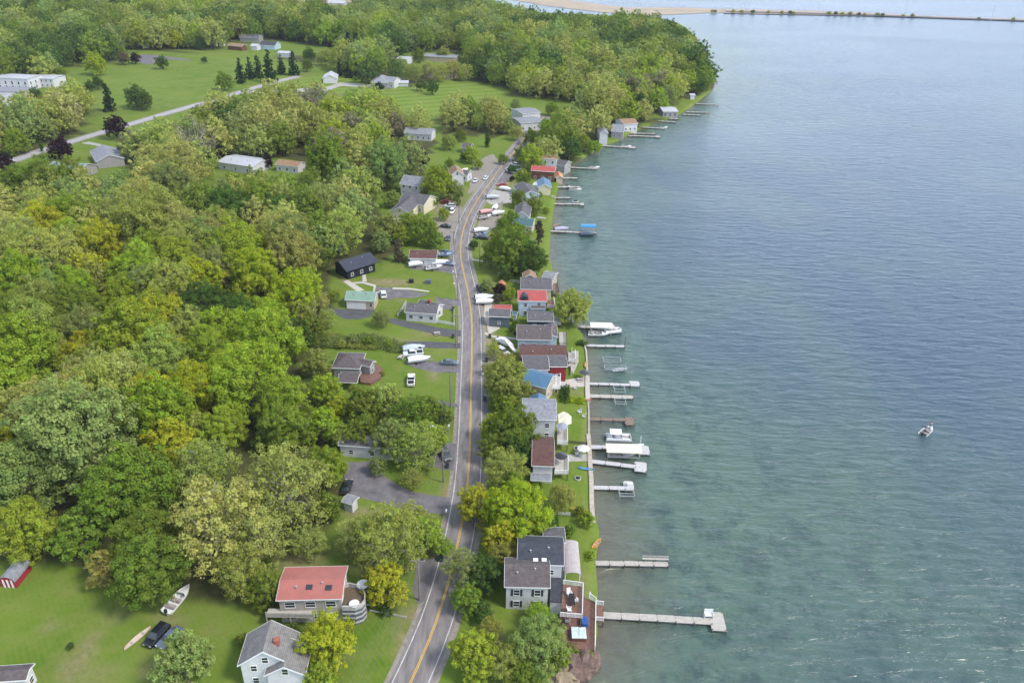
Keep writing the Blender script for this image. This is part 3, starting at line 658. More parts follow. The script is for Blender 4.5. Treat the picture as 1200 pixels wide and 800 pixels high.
f = fitG((386,88), (388,83.5), (379,90), 3.2, .5); house('shed', f, w_white, r_white, 'small white barn before a row of evergreens', 'shed', sides='')
f = fitS((612,134), (634,132), (622,126), 5.0, .12); f2 = fitS((610,145), (637,143), (623,134), 4.5, .12)
house('building', f, w_white, r_pale, 'large grey and white flat-roofed building above the lakeside trees', 'building', lm='the grey flat-roofed building', sides='s', storeys=1, wspace=5, extra=[dict(f=f2, sides='s')])
f = fitS((473,156), (506,158), (490,150), 3.6, .4); house('house', f, w_white, r_pale, 'white house with pale roof hidden in trees below the mown lawn', sides='s')
f = fitS((496,83), (531,85), (513,78), 5, .15); house('long_house', f, w_tan, r_pale, 'long pale building seen through tall thin trees', 'building', sides='s', prot=False)
f = fitS((495,66), (535,68), (515,63), 4, .15); house('long_house', f, w_tan, r_pale, 'long tan-walled building behind the tall thin trees', 'building', sides='', prot=False)
f = fitS((464,69), (477,70), (470,66), 4, .15); house('house', f, w_white, r_white, 'small white flat building near the dark spire trees', 'building', sides='')
for e0, e1, rp, wm, rm, lb in (((303,53),(322,54),(312,48.5),w_lblue,r_dark,'blue house with dark roof behind the far lawn'), ((293,54),(301,54.5),(297,51.5),w_white,r_white,'tiny white garage next to the blue far house'),
    ((266,53.5),(283,55),(274,51),w_brown,r_tan,'low brown house along the far lawn'), ((240,48),(252,50),(246,44.5),w_white,r_tan,'white house with tan roof in the far trees'),
    ((146,24),(162,25),(154,20.5),w_white,r_white,'white far building with flat roof north of the dark trees'), ((136,52),(144,52),(140,48.5),w_white,r_pale,'white cottage by the far dark copper trees'),
    ((165,52),(173,52),(169,49),w_white,r_white,'white cottage before the far grove'), ((44,54),(62,55),(53,49),w_white,r_pale,'pale house deep in the far wood'), ((0,58),(12,59),(5,54.5),w_white,r_pale,'pale-roofed house beyond the school wood'),
    ((280,44),(303,45),(292,40.5),w_grey,r_grey,'grey house among dark far trees'), ((384,4),(404,4.5),(394,.5),w_white,r_white,'white farm building beside the brown field'), ((372,3),(383,3),(378,.5),w_brown,r_brown,'brown barn beside the brown field'),
    ((325,62),(340,63),(333,60),w_white,r_white,'low white building at the end of the far drive'), ((430,56),(446,57),(438,53.5),w_white,r_pale,'white house behind the tall dark spires'),
    ((737,80),(752,79),(745,72),w_white,r_grey,'white house with grey roof in the headland trees'), ((776,52),(784,52),(780,49.5),w_white,r_pale,'tiny white house near the tip of the headland'),
    ((760,34),(774,36),(768,32),w_white,r_pale,'pale roof at the far point of the headland')):
    f = fitS(e0, e1, rp, 3.4, .4); house('house', f, wm, rm, lb, sides='s' if e0[0] > 700 else '', wspace=4, prot=e0[0] in (303,293,266,384))
# lakeside, south to north
f = fitS((591,688), (645,689), (618,661.5), 5.8, .55); fb = fitS((606,661), (661,663), (634,637), 6.2, .45); fc = fitS((637,636), (663,636), (650,624), 5.0, .3); fl_ = fitS((644,705), (659.6,706), (652,674), 2.9, .06)
h = house('house', f, w_white, r_gbrown, 'white two-storey lake house with shuttered windows and connected dark roofs', lm='the shuttered lake house', sides='s', shutters=True, win=(1.0,1.4),
    extra=[dict(f=fb, roof=r_dark, sides='se'), dict(f=fc, roof=r_grey, sides='s'), dict(f=fl_, roof=r_dark, sides='', ov=.1, trim=False, shed=True)])
for px in (628, 638): 
    p = P0(px, 651, f['c'][2]+8.1); s = MB().box((0,0,0), (.9,.9,.2)).build('skylight', WHITE, h); s.location = (p.x-f['c'][0], p.y-f['c'][1], fb['c'][2]-f['c'][2]+fb['eh']+fb['rise']*.45+.15); s.rotation_euler = (math.atan(.45),0,0)
g = f['c'][2]
# pergola with vaulted grey roof
z = g+2.9; A = P0(661.5,672,z); B = P0(681,674,z); C_ = P0(680,636,z); wv = (B-A).length; lv = (C_-B).length; c = (A+B)/2+Vector((0,lv/2,0))
root = thing('pergola', (c.x, c.y, g), 0, 'lakeside pavilion with shallow vaulted grey roof', 'pavilion')
arc = [(wv/2*math.cos(PI*k/8), 2.7+.7*math.sin(PI*k/8)) for k in range(9)]
MB().loft([[(p[0],y,p[1]+.1) for p in arc]+[(p[0]*.99,y,p[1]) for p in arc[::-1]] for y in (-lv/2, lv/2)]).build('roof', mat('membrane_grey', (.38,.34,.34), .7, var=.15), root)
for sx in (-1,1):
    for sy in (-1,0,1): MB().box((sx*(wv/2-.2), sy*(lv/2-.2), .9), (.18,.18,3.7)).build('post', WHITE, root)
PROTECT.append(((655,625,705,765), c.y))
# deck helper
def railing(mb, a, b, z, h=1.0, sp=1.2):
    a = Vector(a); b = Vector(b); L = (b-a).length; n = max(1, int(L/sp)); rz = math.atan2(b.y-a.y, b.x-a.x); m = (a+b)/2
    for k in range(n+1): p = a.lerp(b, k/n); mb.box((p.x,p.y,z+h/2), (.12,.12,h), rz)
    mb.box((m.x,m.y,z+h), (L+.1,.14,.07), rz); mb.box((m.x,m.y,z+.15), (L,.05,.06), rz)
    for zz in (.35,.5,.65,.8): mb.box((m.x,m.y,z+zz), (L,.03,.03), rz)
def deck(name, pxs, z, m, label, cat='deck', rails=(), railm=WHITE, posts=True, thick=.2):
    pl = px_poly(pxs, z); c = pl[0]; root = thing(name, (c[0], c[1], z), 0, label, cat); q = loc0(pl, c)
    MB().prism(q, -thick, 0).build('deck_floor', m, root)
    if rails:
        mb = MB()
        for i in rails: railing(mb, q[i], q[(i+1) % len(q)], 0)
        mb.build('railing', railm, root)
    if posts:
        for p in q: 
            k = .96; MB().box((p[0]*k+.02, p[1]*k, -thick-1.6), (.2,.2,3.2)).build('post', DARKW, root)
    return root, q
deck('balcony', [(656.5,722),(682,724),(683,687),(660,684)], g+2.9, DECKR, 'raised redwood balcony with white railings on the shuttered lake house', 'balcony', (0,1,2))
deck('lower_deck', [(654,758),(697,761),(698,705),(685,700),(656,722)], 1.7, DECKR, 'broad redwood lower deck along the water below the balcony', 'deck', (1,))
deck('dock_landing', [(698,727),(707,727.5),(707,709),(698,708)], 1.55, DECKR, 'small redwood landing with white gates at the head of the longest dock', 'landing', (0,2))
mb = MB(); a = P0(690,700,1.75); b_ = P0(698,706,1.75)
r = thing('gate', (a.x, a.y, 1.7), 0, 'white stair gate at the north corner of the lower deck', 'gate'); mb = MB(); railing(mb, (0,0), (b_.x-a.x, b_.y-a.y), 0, 1.3); mb.build('gate_frame', WHITE, r); MB().box((.2,.1,.7), (.16,.16,1.5)).build('gate_post', WHITE, r)
p = P0(678,745,1.7); r = thing('hot_tub', (p.x, p.y, 1.7), 0, 'square hot tub with pale green cover on the lower deck', 'hot tub'); MB().box((0,0,.4), (2.5,2.3,.8)).build('tub', w_brown, r); MB().box((-.64,0,.88), (1.24,2.4,.14)).box((.64,0,.88), (1.24,2.4,.14)).build('cover', mat('spa_cover', (.52,.62,.60), .6), r)
p = P0(659,744,1.7); r = thing('grill', (p.x, p.y, 1.7), 0, 'round black kettle grill with white lid ring on the lower deck', 'grill'); MB().ball((0,0,.85), .38, 10, 6).build('bowl', RUB, r)
for k in range(3): MB().tube((.3*math.cos(k*2.1), .3*math.sin(k*2.1), 0), (.12*math.cos(k*2.1), .12*math.sin(k*2.1), .75), .025).build('leg', STEEL, r)
MB().ball((0,.02,1.1), .3, 10, 5, (1,1,.5)).build('lid', WHITE, r)
p = P0(685,731,1.7); r = thing('deck_box', (p.x, p.y, 1.7), 0, 'bright blue covered chest at the foot of the balcony', 'box'); m_ = mat('blue_cover', (.03,.10,.34), .5); MB().box((0,0,.45), (1.0,1.6,.9)).build('chest', m_, r); MB().box((0,0,.95), (1.1,1.7,.12)).build('lid', m_, r)
def chair_proto():
    r = thing('lawn_chair', (0,0,0), 0, 'x', 'chair'); MB().box((0,0,.36), (.62,.55,.05)).build('seat', WHITE, r); MB().box((0,.34,.75), (.62,.05,.85), 0, Matrix.Rotation(rad(-18), 3, 'X')).build('backrest', WHITE, r)
    for sx in (-1,1):
        MB().box((sx*.36,-.05,.58), (.12,.7,.04)).build('armrest', WHITE, r)
        for sy in (-1,1): MB().box((sx*.33,sy*.3,.28), (.06,.06,.56)).build('leg', WHITE, r)
    return r
protos = {}
def spawn(kind, maker, loc, rz, label, group=None, color=None, sc_=1.0, ang=None):
    if kind not in protos: o = protos[kind] = maker(); KIDS_OF(o); fresh = True; [KIDS_OF(c) for c in KIDS_OF(o)]; o['_used'] = 1
    else: o = copy_tree(protos[kind]); fresh = False
    del_ = '_used' in o and o is not protos[kind]
    if '_used' in o: del o['_used']
    o.location = loc; o.rotation_euler = (0,0,rz); o['label'] = label
    if group: o['group'] = group
    elif 'group' in o: del o['group']
    if sc_ != 1: o.scale = (sc_,)*3
    if color is not None:
        kids = KIDS[o.name] if fresh else o.children
        for ch in kids:
            if ch.type == 'MESH' and ch.name.split('.')[0] in ('body', 'hull', 'crown', 'canopy'): ch.color = (*color, 1)
    return o
for px, py, z, a, lb in ((667,716,g+2.9,90,'white chair facing west on the redwood balcony'), (674,705,g+2.9,200,'white chair by the railing on the redwood balcony'), (667,697,g+2.9,20,'white chair near the house end of the redwood balcony'), (665,729,1.7,180,'white chair below the redwood balcony on the lower deck'),
    (679,484,None,-60,'white lawn chair close to the cream patio'), (684,489,None,-100,'white lawn chair nearer the seawall than the cream patio'), (676,533,None,-80,'white chair at the back of the grey concrete patio'), (681,535,None,-110,'white chair nearest the seawall on the grey concrete patio'), (674,456,None,-90,'white lawn chair by the yellow flower bed')):
    p = P(px, py) if z is None else P0(px, py, z)
    spawn('chair', chair_proto, p, rad(a), lb, 'white outdoor chairs by the lake', sc_=1.15)
r = thing('table', P0(670,705,g+2.9), 0, 'long black table on the redwood balcony', 'table'); MB().box((0,0,.74), (1.0,2.6,.06)).build('tabletop', RUB, r)
for sx in (-1,1):
    for sy in (-1,1): MB().box((sx*.4, sy*1.15, .36), (.07,.07,.72)).build('leg', RUB, r)
# more lakeside houses
deck('deck', [(655.5,405),(664,405),(663,389),(655,389)], 2.4, WOODG, 'grey timber deck on the lake side of the pale blue house', 'deck', (0,1), DARKW)
deck('deck', [(641,361),(650,361),(649,351),(641,351)], 3.2, DECKR, 'reddish deck on the lake side of the scarlet-roofed house', 'deck', (0,1))
deck('deck', [(649,380),(657,380),(657,370),(649,370)], 2.6, WOODG, 'small grey deck on the navy cottage', 'deck', (0,1))
deck('deck', [(647.5,344),(655,345),(653,332),(647,332)], 2.4, WOODB, 'brown deck at the slate-roofed cottage', 'deck', (0,1), DARKW)
deck('deck', [(666,424),(674,424),(674,413),(666,413)], 2.0, WOODG, 'small pale deck at the lake end of the chestnut-roofed house', 'deck', (0,1))
f = fitS((623,546), (649.5,547), (638,518), 4.6, .45); fa = fitS((622,563), (646,564), (634,558), 2.4, .2)
house('house', f, w_white, r_brown, 'white cottage with dark brown roof above the white seawall', lm='the dark brown roofed cottage', sides='se', storeys=1, extra=[dict(f=fa, roof=r_pale, sides='', solid=False)])
f = fitS((612,491.5), (652.5,492.5), (632,472), 6.0, .4); house('house', f, w_white, r_pale, 'tall white lake house with slate blue roof behind the cream patio', lm='the tall white lake house', sides='se', storeys=2)
deck('deck', [(650,555),(665.5,555),(665.5,537),(650.5,537)], 3.2, WOODG, 'grey deck with white railing on the brown-roofed cottage', 'deck', (0,1,2))
deck('deck', [(653,520),(665,521),(664.5,500),(653,499)], 3.4, WOODG, 'grey deck with white railing on the tall white lake house', 'deck', (0,1))
f = fitG((631,470), (631,461), (621,474.5), 2.7, .5); house('cabana', f, w_brown, r_blue, 'small open shelter with bright blue gabled roof', 'shelter', sides='', solid=True, lm='the blue shelter')
f = fitS((610,448), (641,456), (634,438), 4.2, .45); house('house', f, w_tan, r_blue, 'tan house with large bright blue metal roof', lm='the blue-roofed house', sides='sew', storeys=1)
f = fitS((613,434), (644,434), (630,421), 4.0, .3); f2 = fitS((644,430), (665.3,430), (655,420), 4.6, .3)
h = house('house', f, w_white, r_grey, 'grey-roofed house with dark red lake front wing', lm='the red-fronted house', sides='s', storeys=1, extra=[dict(f=f2, wall=w_red, sides='se', win=(1.3,1.5), storeys=2)])
deck('balcony', [(643,455),(656.5,455),(656.5,441),(644,441)], f['c'][2]+2.0, WHITE, 'white railed balcony on the red-fronted house', 'balcony', (0,1))
f = fitS((609,421), (665,421.5), (637,407.5), 3.4, .35); house('long_house', f, w_brown, r_brown, 'long low house with chestnut brown roof', lm='the chestnut-roofed house', sides='e', trim=False)
f = fitS((605.5,398), (647,399), (629,383.5), 3.6, .38); f2 = fitG((647,393), (646,379), (654,398), 3.8, .4)
house('house', f, w_lblue, r_gbrown, 'pale blue house with broad grey-brown roof', lm='the pale blue house', sides='se', win=(1.1,1.5), storeys=1, extra=[dict(f=f2, sides='se')])
f = fitS((618,376.5), (649,377), (633,367), 3.4, .35); house('house', f, w_navy, r_grey, 'navy blue cottage with grey roof between the two blue houses', lm='the navy cottage', sides='se', win=(1.2,1.4))
f = fitS((607,353), (641,353.5), (625,340.5), 5.6, .5); f2 = fitS((622,362), (639,362), (631,351.5), 3.6, .3)
h = house('house', f, w_lblue, r_red2, 'pale blue house with scarlet roof and round dormer', lm='the scarlet-roofed house', sides='sw', extra=[dict(f=f2, roof=r_gbrown, sides='s')])
s = MB(); s.loft([[(1.3*math.cos(a), y, 1.3*math.sin(a)) for a in [PI*k/8 for k in range(9)]] for y in (-1.6, 1.4)]); s = s.build('dormer', r_dark, h); s.location = (-f['w']*.27, -f['d']*.28, f['eh']+.5); 
s = MB().loft([[(1.0*math.cos(a), y, 1.0*math.sin(a)) for a in [PI*k/8 for k in range(9)]] for y in (-1.66, -1.6)]).build('dormer_window', GLASS, h); s.location = (-f['w']*.27, -f['d']*.28, f['eh']+.5)
f = fitS((610,339), (647,340), (629,326.5), 4.2, .38); house('house', f, w_cream, r_grey, 'cream cottage with slate grey roof behind the scarlet-roofed house', sides='se', lm='the slate-roofed cottage')
f = fitG((621,322), (620,316), (613,327), 4.2, .6); house('house', f, w_tan, r_tan, 'cottage with tan gabled roof under the big lakeside trees', sides='s', lm='the tan-roofed cottage')
f = fitS((634,328), (648,330), (641,320), 3, .3); house('shed', f, w_tan, r_pale, 'pale boathouse on the shore beneath the trees', 'boathouse', sides='')
f = fitS((572,371), (598,372), (585,364.5), 3.6, .25); house('garage', f, w_slate, r_grey, 'dark slate blue garage on a pale concrete apron', 'garage', lm='the dark slate garage', sides='s', wspace=5, win=(.8,.9))
f = fitS((578,364), (600,364), (589,359), 2.8, .25); house('shed', f, w_tan, r_red2, 'low shed with bright red roof behind the dark slate garage', 'shed', sides='')
f = fitS((600,369), (606,369.5), (603,366), 2.6, .3); house('shed', f, w_white, r_teal, 'tiny white shed with teal door side east of the dark garage', 'shed', sides='')
f = fitG((589,333), (588,328), (584,335), 2.3, .8); house('shed', f, w_tan, r_orange, 'small round-topped orange hut above the dark purple shrub', 'hut', sides='', trim=False)
f = fitS((600,264), (624,266), (613,256), 3.2, .35); house('house', f, w_tan, r_teal, 'cottage with dark teal roof behind the large green trees', sides='s', lm='the teal-roofed cottage')
f = fitG((611,248), (614,236), (605,240), 4.0, .7); house('house', f, w_white, r_grey, 'white cottage with steep slate gable among green trees', sides='se', lm='the steep slate gable')
f = fitG((622,224), (612,213), (604,222), 3.5, .45); house('house', f, w_lblue, r_grey, 'low house with grey gabled roof west of the blue-roofed boathouse', sides='sw', lm='the grey-gabled house')
f = fitG((638.5,216), (637,208), (630,218), 3.6, .5); house('boathouse', f, w_cream, r_blue, 'cream boathouse with vivid blue roof', 'boathouse', sides='s', lm='the blue-roofed boathouse')
f = fitS((624,217), (634,218), (629,215), 3.0, .1); house('porch', f, w_white, r_white, 'white flat-roofed porch between grey gable and blue boathouse', 'porch', sides='')
f = fitS((622,200), (650,202), (638,195), 4.6, .4); house('house', f, w_brown, r_red2, 'brown timber lake house with red roof', sides='se', lm='the brown timber house', storeys=2)
f = fitS((634,186), (653,187), (643,181), 6, .35); house('house', f, w_white, r_tan, 'white three-storey house with tan roof behind the brown timber house', sides='se', lm='the tan-roofed white tower house')
f = fitS((650,193), (662,195), (655,187), 3.4, .4); house('house', f, w_grey, r_grey, 'small grey-roofed cottage at the foot of the green point', sides='e')
f = fitG((656,206), (654,201), (651,208), 2.4, .6); house('gazebo', f, w_tan, r_orange, 'small orange-roofed gazebo by the water', 'gazebo', sides='')
f = fitG((708,153), (706,148), (702,156), 5.5, .7); house('house', f, w_white, r_pale, 'white gabled house squeezed between shore trees', sides='se', lm='the white gabled shore house')
f = fitS((716,154), (731,155), (724,146), 4, .4); house('house', f, w_grey, r_pale, 'low grey house next to the teal-edged tan house', sides='s')
f = fitS((731,146), (748,145), (739,139), 4.5, .3); house('house', f, w_white, r_tan, 'white house with tan roof and teal ridge at the shore', sides='se', lm='the teal-edged tan house')
f = fitS((777,131), (795,131), (786,126), 3.5, .15); house('pavilion', f, w_grey, r_white, 'open white-framed lake pavilion near the headland lawns', 'pavilion', sides='s', wspace=3, win=(1.8,1.8))
f = fitS((809,112), (815,112), (812,110), 3, .3); house('cottage', f, w_white, r_white, 'tiny white cottage on the last headland lawn', 'cottage', sides='')
# ------------------------------------------------------------------ vehicles
def car_maker(kind):
    L, W, H = {'sedan': (4.7,1.82,1.42), 'suv': (4.8,1.92,1.75), 'pickup': (5.6,1.98,1.85)}[kind]
    def mk_():
        r = thing(kind if kind != 'sedan' else 'car', (0,0,0), 0, 'x', 'pickup truck' if kind == 'pickup' else 'car')
        prof = {'sedan': [(-L/2,.35),(-L/2,.75),(-L/2+.25,.92),(-1.3,.97),(1.0,.95),(L/2-.3,.82),(L/2,.65),(L/2,.35)],
                'suv': [(-L/2,.4),(-L/2,.95),(-L/2+.1,1.05),(-1.3,1.08),(1.0,1.08),(L/2-.2,.98),(L/2,.8),(L/2,.4)],
                'pickup': [(-L/2,.5),(-L/2,1.12),(-L/2+.1,1.15),(-1.0,1.15),(1.2,1.15),(L/2-.15,1.05),(L/2,.85),(L/2,.5)]}[kind]
        secs = []
        for y, k, dz in ((-W/2,.96,-.06),(-W/2+.1,1,0),(W/2-.1,1,0),(W/2,.96,-.06)): secs.append([(p[0]*k, y, p[1]+(dz if p[1] > .6 else 0)) for p in prof])
        mb = MB().loft(secs)
        cab = {'sedan': (-1.75,-1.0,.45,1.25,.93), 'suv': (-2.25,-1.95,.55,1.25,1.05), 'pickup': (-.7,-.5,.95,1.45,1.13)}[kind]
        x0, x1, x2, x3, zb = cab; w0, w1 = W/2-.08, W/2-.28
        mb.loft([[(x1,-w1,H-.06),(x2,-w1,H-.06),(x2,w1,H-.06),(x1,w1,H-.06)], [(x1+.05,-w1+.05,H),(x2-.05,-w1+.05,H),(x2-.05,w1-.05,H),(x1+.05,w1-.05,H)]])
        if kind == 'pickup':
            pass
        body = mb.build('body', CARP, r)
        MB().loft([[(x0,-w0,zb-.03),(x3,-w0,zb-.03),(x3,w0,zb-.03),(x0,w0,zb-.03)], [(x1,-w1,H-.05),(x2,-w1,H-.05),(x2,w1,H-.05),(x1,w1,H-.05)]]).build('windows', GLASS, r)
        if kind == 'pickup': MB().box((-1.85,0,1.165), (1.6,W-.4,.03)).build('bed', RUB, r)
        for sx in (-1,1):
            for sy in (-1,1):
                wo = MB().tube((sx*L*.31,sy*(W/2-.2),.34), (sx*L*.31,sy*(W/2+.02),.34), .34, .34, 12).build('wheel', RUB, r); MB().tube((sx*L*.31,sy*(W/2),.34), (sx*L*.31,sy*(W/2+.035),.34), .19, .19, 10).build('rim', STEEL, wo)
        for sy in (-1,1):
            MB().box((L/2-.03,sy*(W/2-.32),.72), (.12,.35,.14)).build('headlight', WHITE, r); MB().box((-L/2+.01,sy*(W/2-.25),.8), (.06,.25,.15)).build('tail_light', mat('tail_red', (.35,.01,.01), .3), r)
        return r
    return mk_
def place2(nose, tail, h=0.6):
    A = P(*nose, h); B = P(*tail, h); c = (A+B)/2; return Vector((c.x, c.y, float(gz(c.x, c.y))+.05)), math.atan2(A.y-B.y, A.x-B.x)
CW, CB, CR, CS, CBL = (.72,.72,.73), (.012,.013,.018), (.35,.03,.03), (.38,.40,.42), (.03,.06,.14)
cars = [('suv',(176,753),(192,735),CB,'black car on the lawn between canoe and silver blue car'),('sedan',(191,754),(207,739),(.10,.13,.18),'dark silver blue car on the lawn beside the black car'),
    ('pickup',(482,441),(481.5,450),CW,'white van-like car parked alone on the lawn facing the bungalow'),
    ('sedan',(535,425),(518,424),(.10,.14,.18),'dark blue grey car at the mouth of the boat drive'),
    ('suv',(448,341),(450,349),CW,'white car on the drive beside the green-roofed garage'),
    ('suv',(478,410),(492,409),CW,'white sport utility car topmost of the row on the boat drive'),('pickup',(477,415),(491,414),(.6,.62,.65),'silver pickup parked behind the white boat on the drive'),
    ('sedan',(524,283),(526,275),(.05,.06,.09),'dark car parked beside the road opposite the hedge'),
    ('sedan',(527,296),(519,295),CBL,'blue car just north of the boat garage'),('sedan',(529,309),(522,308),(.2,.24,.32),'grey blue car south end of the boat garage strip'),
    ('sedan',(514,264),(530,266),CB,'black car on the gravel lot nearest the road'),
    ('suv',(516,236),(529,239),(.22,.03,.02),'dark red car under the big green tree'),('suv',(520,252),(527,244),CBL,'blue car second along the gravel lot'),('suv',(527,252),(532,244),CW,'white car with dark glass third along the gravel lot'),('suv',(521,241),(533,242),(.5,.52,.56),'silver car behind the blue car on the gravel lot'),
    ('sedan',(543,202),(549,206),CW,'white car by the tall narrow white house'),
    ('suv',(566,341),(562,337),CB,'black car at the roadside above the stored boats'),
    ('sedan',(584,216),(592,216),CR,'bright red car in the parking bay'),('suv',(594,198),(597,201),CW,'white car at the far end of the parking bay'),('suv',(598,199),(601,202),CW,'second white car beside the parking bay hedge'),
    ('sedan',(608,199),(612,201),CW,'white car behind the shrubs near the brown timber house'),('suv',(600,192),(606,194),CW,'white car under the roadside tree at the road head'),
    ('sedan',(562,278),(570,279),CB,'black car between trailers on the gravel strip'),('sedan',(583,353),(583,354),CW,'x'),
    ('suv',(524,536),(520,528),(.08,.09,.10),'dark car on the asphalt turnout by the hedge'),
    ('sedan',(408,566),(405,575),CB,'black car at the west side of the asphalt yard'),
    ('sedan',(430,690),(428,702),CW,'white car seen through leaves beside the pull-off'),('suv',(592,414),(586,410),(.5,.5,.5),'grey car beneath the roadside tree'),
    ('suv',(580,498),(592,500),CW,'white car hidden under dense roadside trees'),
    ('sedan',(486,217),(492,219),CB,'black car against the white two-storey house'),('sedan',(572,205),(566,212),CW,'white car on the pale gravel lot'),('sedan',(554,215),(560,208),(.6,.62,.66),'silver car on the pale gravel lot')]
for k, n, t, c, lb in cars:
    if lb == 'x': continue
    loc, a = place2(n, t); spawn(k, car_maker(k), loc, a, lb, 'parked cars', c)
    PROTECT.append(((min(n[0],t[0])-4, min(n[1],t[1])-5, max(n[0],t[0])+4, max(n[1],t[1])+5), loc.y))
# ------------------------------------------------------------------ boats
def hull_mb(L, B, H, d=.5, foredeck=.35):
    secs = []
    for k in range(11):
        t = k/10; x = -L/2+t*L; b = B/2*(1-max(0,(t-.45)/.55)**2.2*.96); kz = -H+H*.75*max(0,(t-.7)/.3)**2; sheer = .18*t*t*H; dep = d if t < 1-foredeck else .02; bi = max(b-.13, .01)
        secs.append([(x,0,kz),(x,b*.82,kz*.55),(x,b,sheer),(x,bi,sheer+.02),(x,bi*.9,sheer-dep),(x,-bi*.9,sheer-dep),(x,-bi,sheer+.02),(x,-b,sheer),(x,-b*.82,kz*.55)])
    return MB().loft(secs)
def runabout():
    r = thing('motorboat', (0,0,0), 0, 'x', 'motorboat'); hull_mb(6.0,2.3,.9,.45,.4).build('hull', HULL, r)
    w = MB(); w.add([(.5,-1.0,.08),(1.0,-.5,.10),(1.0,.5,.10),(.5,1.0,.08),(.1,-.95,.6),(.55,-.45,.65),(.55,.45,.65),(.1,.95,.6)], [(0,1,5,4),(1,2,6,5),(2,3,7,6)]); w.build('windshield', GLASS, r)
    for sy in (-.5,.5): MB().box((-.5,sy,-.05), (.6,.6,.5)).build('seat', mat('vinyl_seat', (.35,.30,.28), .5), r)
    MB().box((-1.9,0,-.02), (.6,1.8,.5)).build('bench', mat('vinyl_seat', (.35,.30,.28), .5), r)
    MB().box((-3.15,0,.2), (.35,.4,.7)).tube((-3.2,0,-.1), (-3.25,0,-.9), .09).build('outboard_motor', RUB, r); return r
def covered_boat():
    r = thing('covered_boat', (0,0,0), 0, 'x', 'motorboat'); hull_mb(6.4,2.4,.95,.1,.4).build('hull', HULL, r)
    secs = []
    for k in range(9):
        t = k/8; x = -3.1+t*6.0; b = 1.16*(1-max(0,(t-.4)/.6)**2.2*.93); h = .2+.5*math.sin(min(t*1.25,1)*PI)**.7+.02 if t*1.25 < 1 else .22
        secs.append([(x, b*math.cos(a), .12+h*math.sin(a)) for a in [PI*j/6 for j in range(7)]])
    MB().loft(secs).build('canopy', HULL, r); MB().box((-3.3,0,.15), (.35,.4,.75)).build('outboard_motor', RUB, r); return r
def trailer_kids(r, L=6):
    t = MB(); t.box((-.2,.55,-.95), (L*.8,.1,.12)).box((-.2,-.55,-.95), (L*.8,.1,.12)).box((L*.45,0,-.95), (L*.35,.1,.12)).box((-1,0,-1.0), (.1,2.2,.1)).build('trailer_frame', STEEL, r)
    for sy in (-1,1): MB().tube((-1,sy*1.0,-1.05), (-1,sy*1.22,-1.05), .3, .3, 10).build('wheel', RUB, r)
def boat_on_trailer(): 
    r = covered_boat(); r.name = 'boat_on_trailer'; trailer_kids(r); return r
def open_on_trailer():
    r = runabout(); r.name = 'motorboat_on_trailer'; trailer_kids(r); return r
def pontoon():
    r = thing('pontoon_boat', (0,0,0), 0, 'x', 'pontoon boat'); s = MB()
    for sy in (-1,1): MB().tube((-3.3,sy*.95,0), (2.7,sy*.95,0), .32, .32, 10).tube((2.7,sy*.95,0), (3.5,sy*.95,.15), .32, .05, 10).build('float', STEEL, r)
    MB().box((0,0,.38), (6.6,2.5,.1)).build('deck_floor', mat('boat_carpet', (.30,.30,.33), .9), r)
    f = MB(); 
    for sy in (-1,1): f.box((0,sy*1.2,.75), (6.2,.04,.6))
    f.box((3.1,0,.75), (.04,2.36,.6)).box((-3.0,0,.75), (.04,2.36,.6)); f.build('side_panel', HULL, r)
    MB().box((-2.2,0,.65), (1.2,2.2,.45)).box((1.9,.85,.65), (1.8,.5,.45)).box((1.9,-.85,.65), (1.8,.5,.45)).build('seat', mat('white_vinyl', (.65,.63,.6), .5), r)
    c = MB(); c.box((-.8,0,2.35), (3.0,2.4,.08)); c.build('canopy', HULL, r); q = MB()
    for sx in (-2.2,.6):
        for sy in (-1,1): q.tube((sx,sy*1.15,.5), (sx,sy*1.15,2.35), .03)
    q.build('canopy_frame', STEEL, r); MB().box((-3.4,0,.4), (.3,.4,.8)).build('outboard_motor', RUB, r); return r
def rowboat():
    r = thing('rowboat', (0,0,0), 0, 'x', 'rowboat'); hull_mb(4.2,1.4,.5,.38,.12).build('hull', HULL, r)
    for x in (-1.2,0,1.0): MB().box((x,0,-.08), (.25,1.15,.04)).build('bench', WOODG, r)
    return r
def canoe():
    r = thing('canoe', (0,0,0), 0, 'x', 'canoe'); secs = []
    for k in range(13):
        t = k/12; x = -2.6+5.2*t; b = .02+.5*math.sin(PI*t)**.7; z = .12*(abs(t-.5)*2)**3; bi = max(b-.05,.005)
        secs.append([(x,0,-.4),(x,b*.8,-.28),(x,b,z),(x,bi,z+.01),(x,bi*.8,-.26),(x,-bi*.8,-.26),(x,-bi,z+.01),(x,-b,z),(x,-b*.8,-.28)])
    MB().loft(secs).build('hull', HULL, r)
    for x in (-1.1,1.1): MB().box((x,0,-.05), (.22,.75,.03)).build('seat', WOODG, r)
    return r
def jetski():
    r = thing('jet_ski', (0,0,0), 0, 'x', 'jet ski'); hull_mb(3.0,1.15,.45,.02,.9).build('hull', HULL, r); MB().box((-.5,0,.25), (1.3,.35,.4)).build('seat', RUB, r); MB().box((.35,0,.35), (.5,.4,.5)).tube((.25,-.35,.65), (.25,.35,.65), .03).build('handlebar', RUB, r); return r
MK = dict(run=runabout, cov=covered_boat, trl=boat_on_trailer, otr=open_on_trailer, pon=pontoon, row=rowboat, can=canoe, jet=jetski)
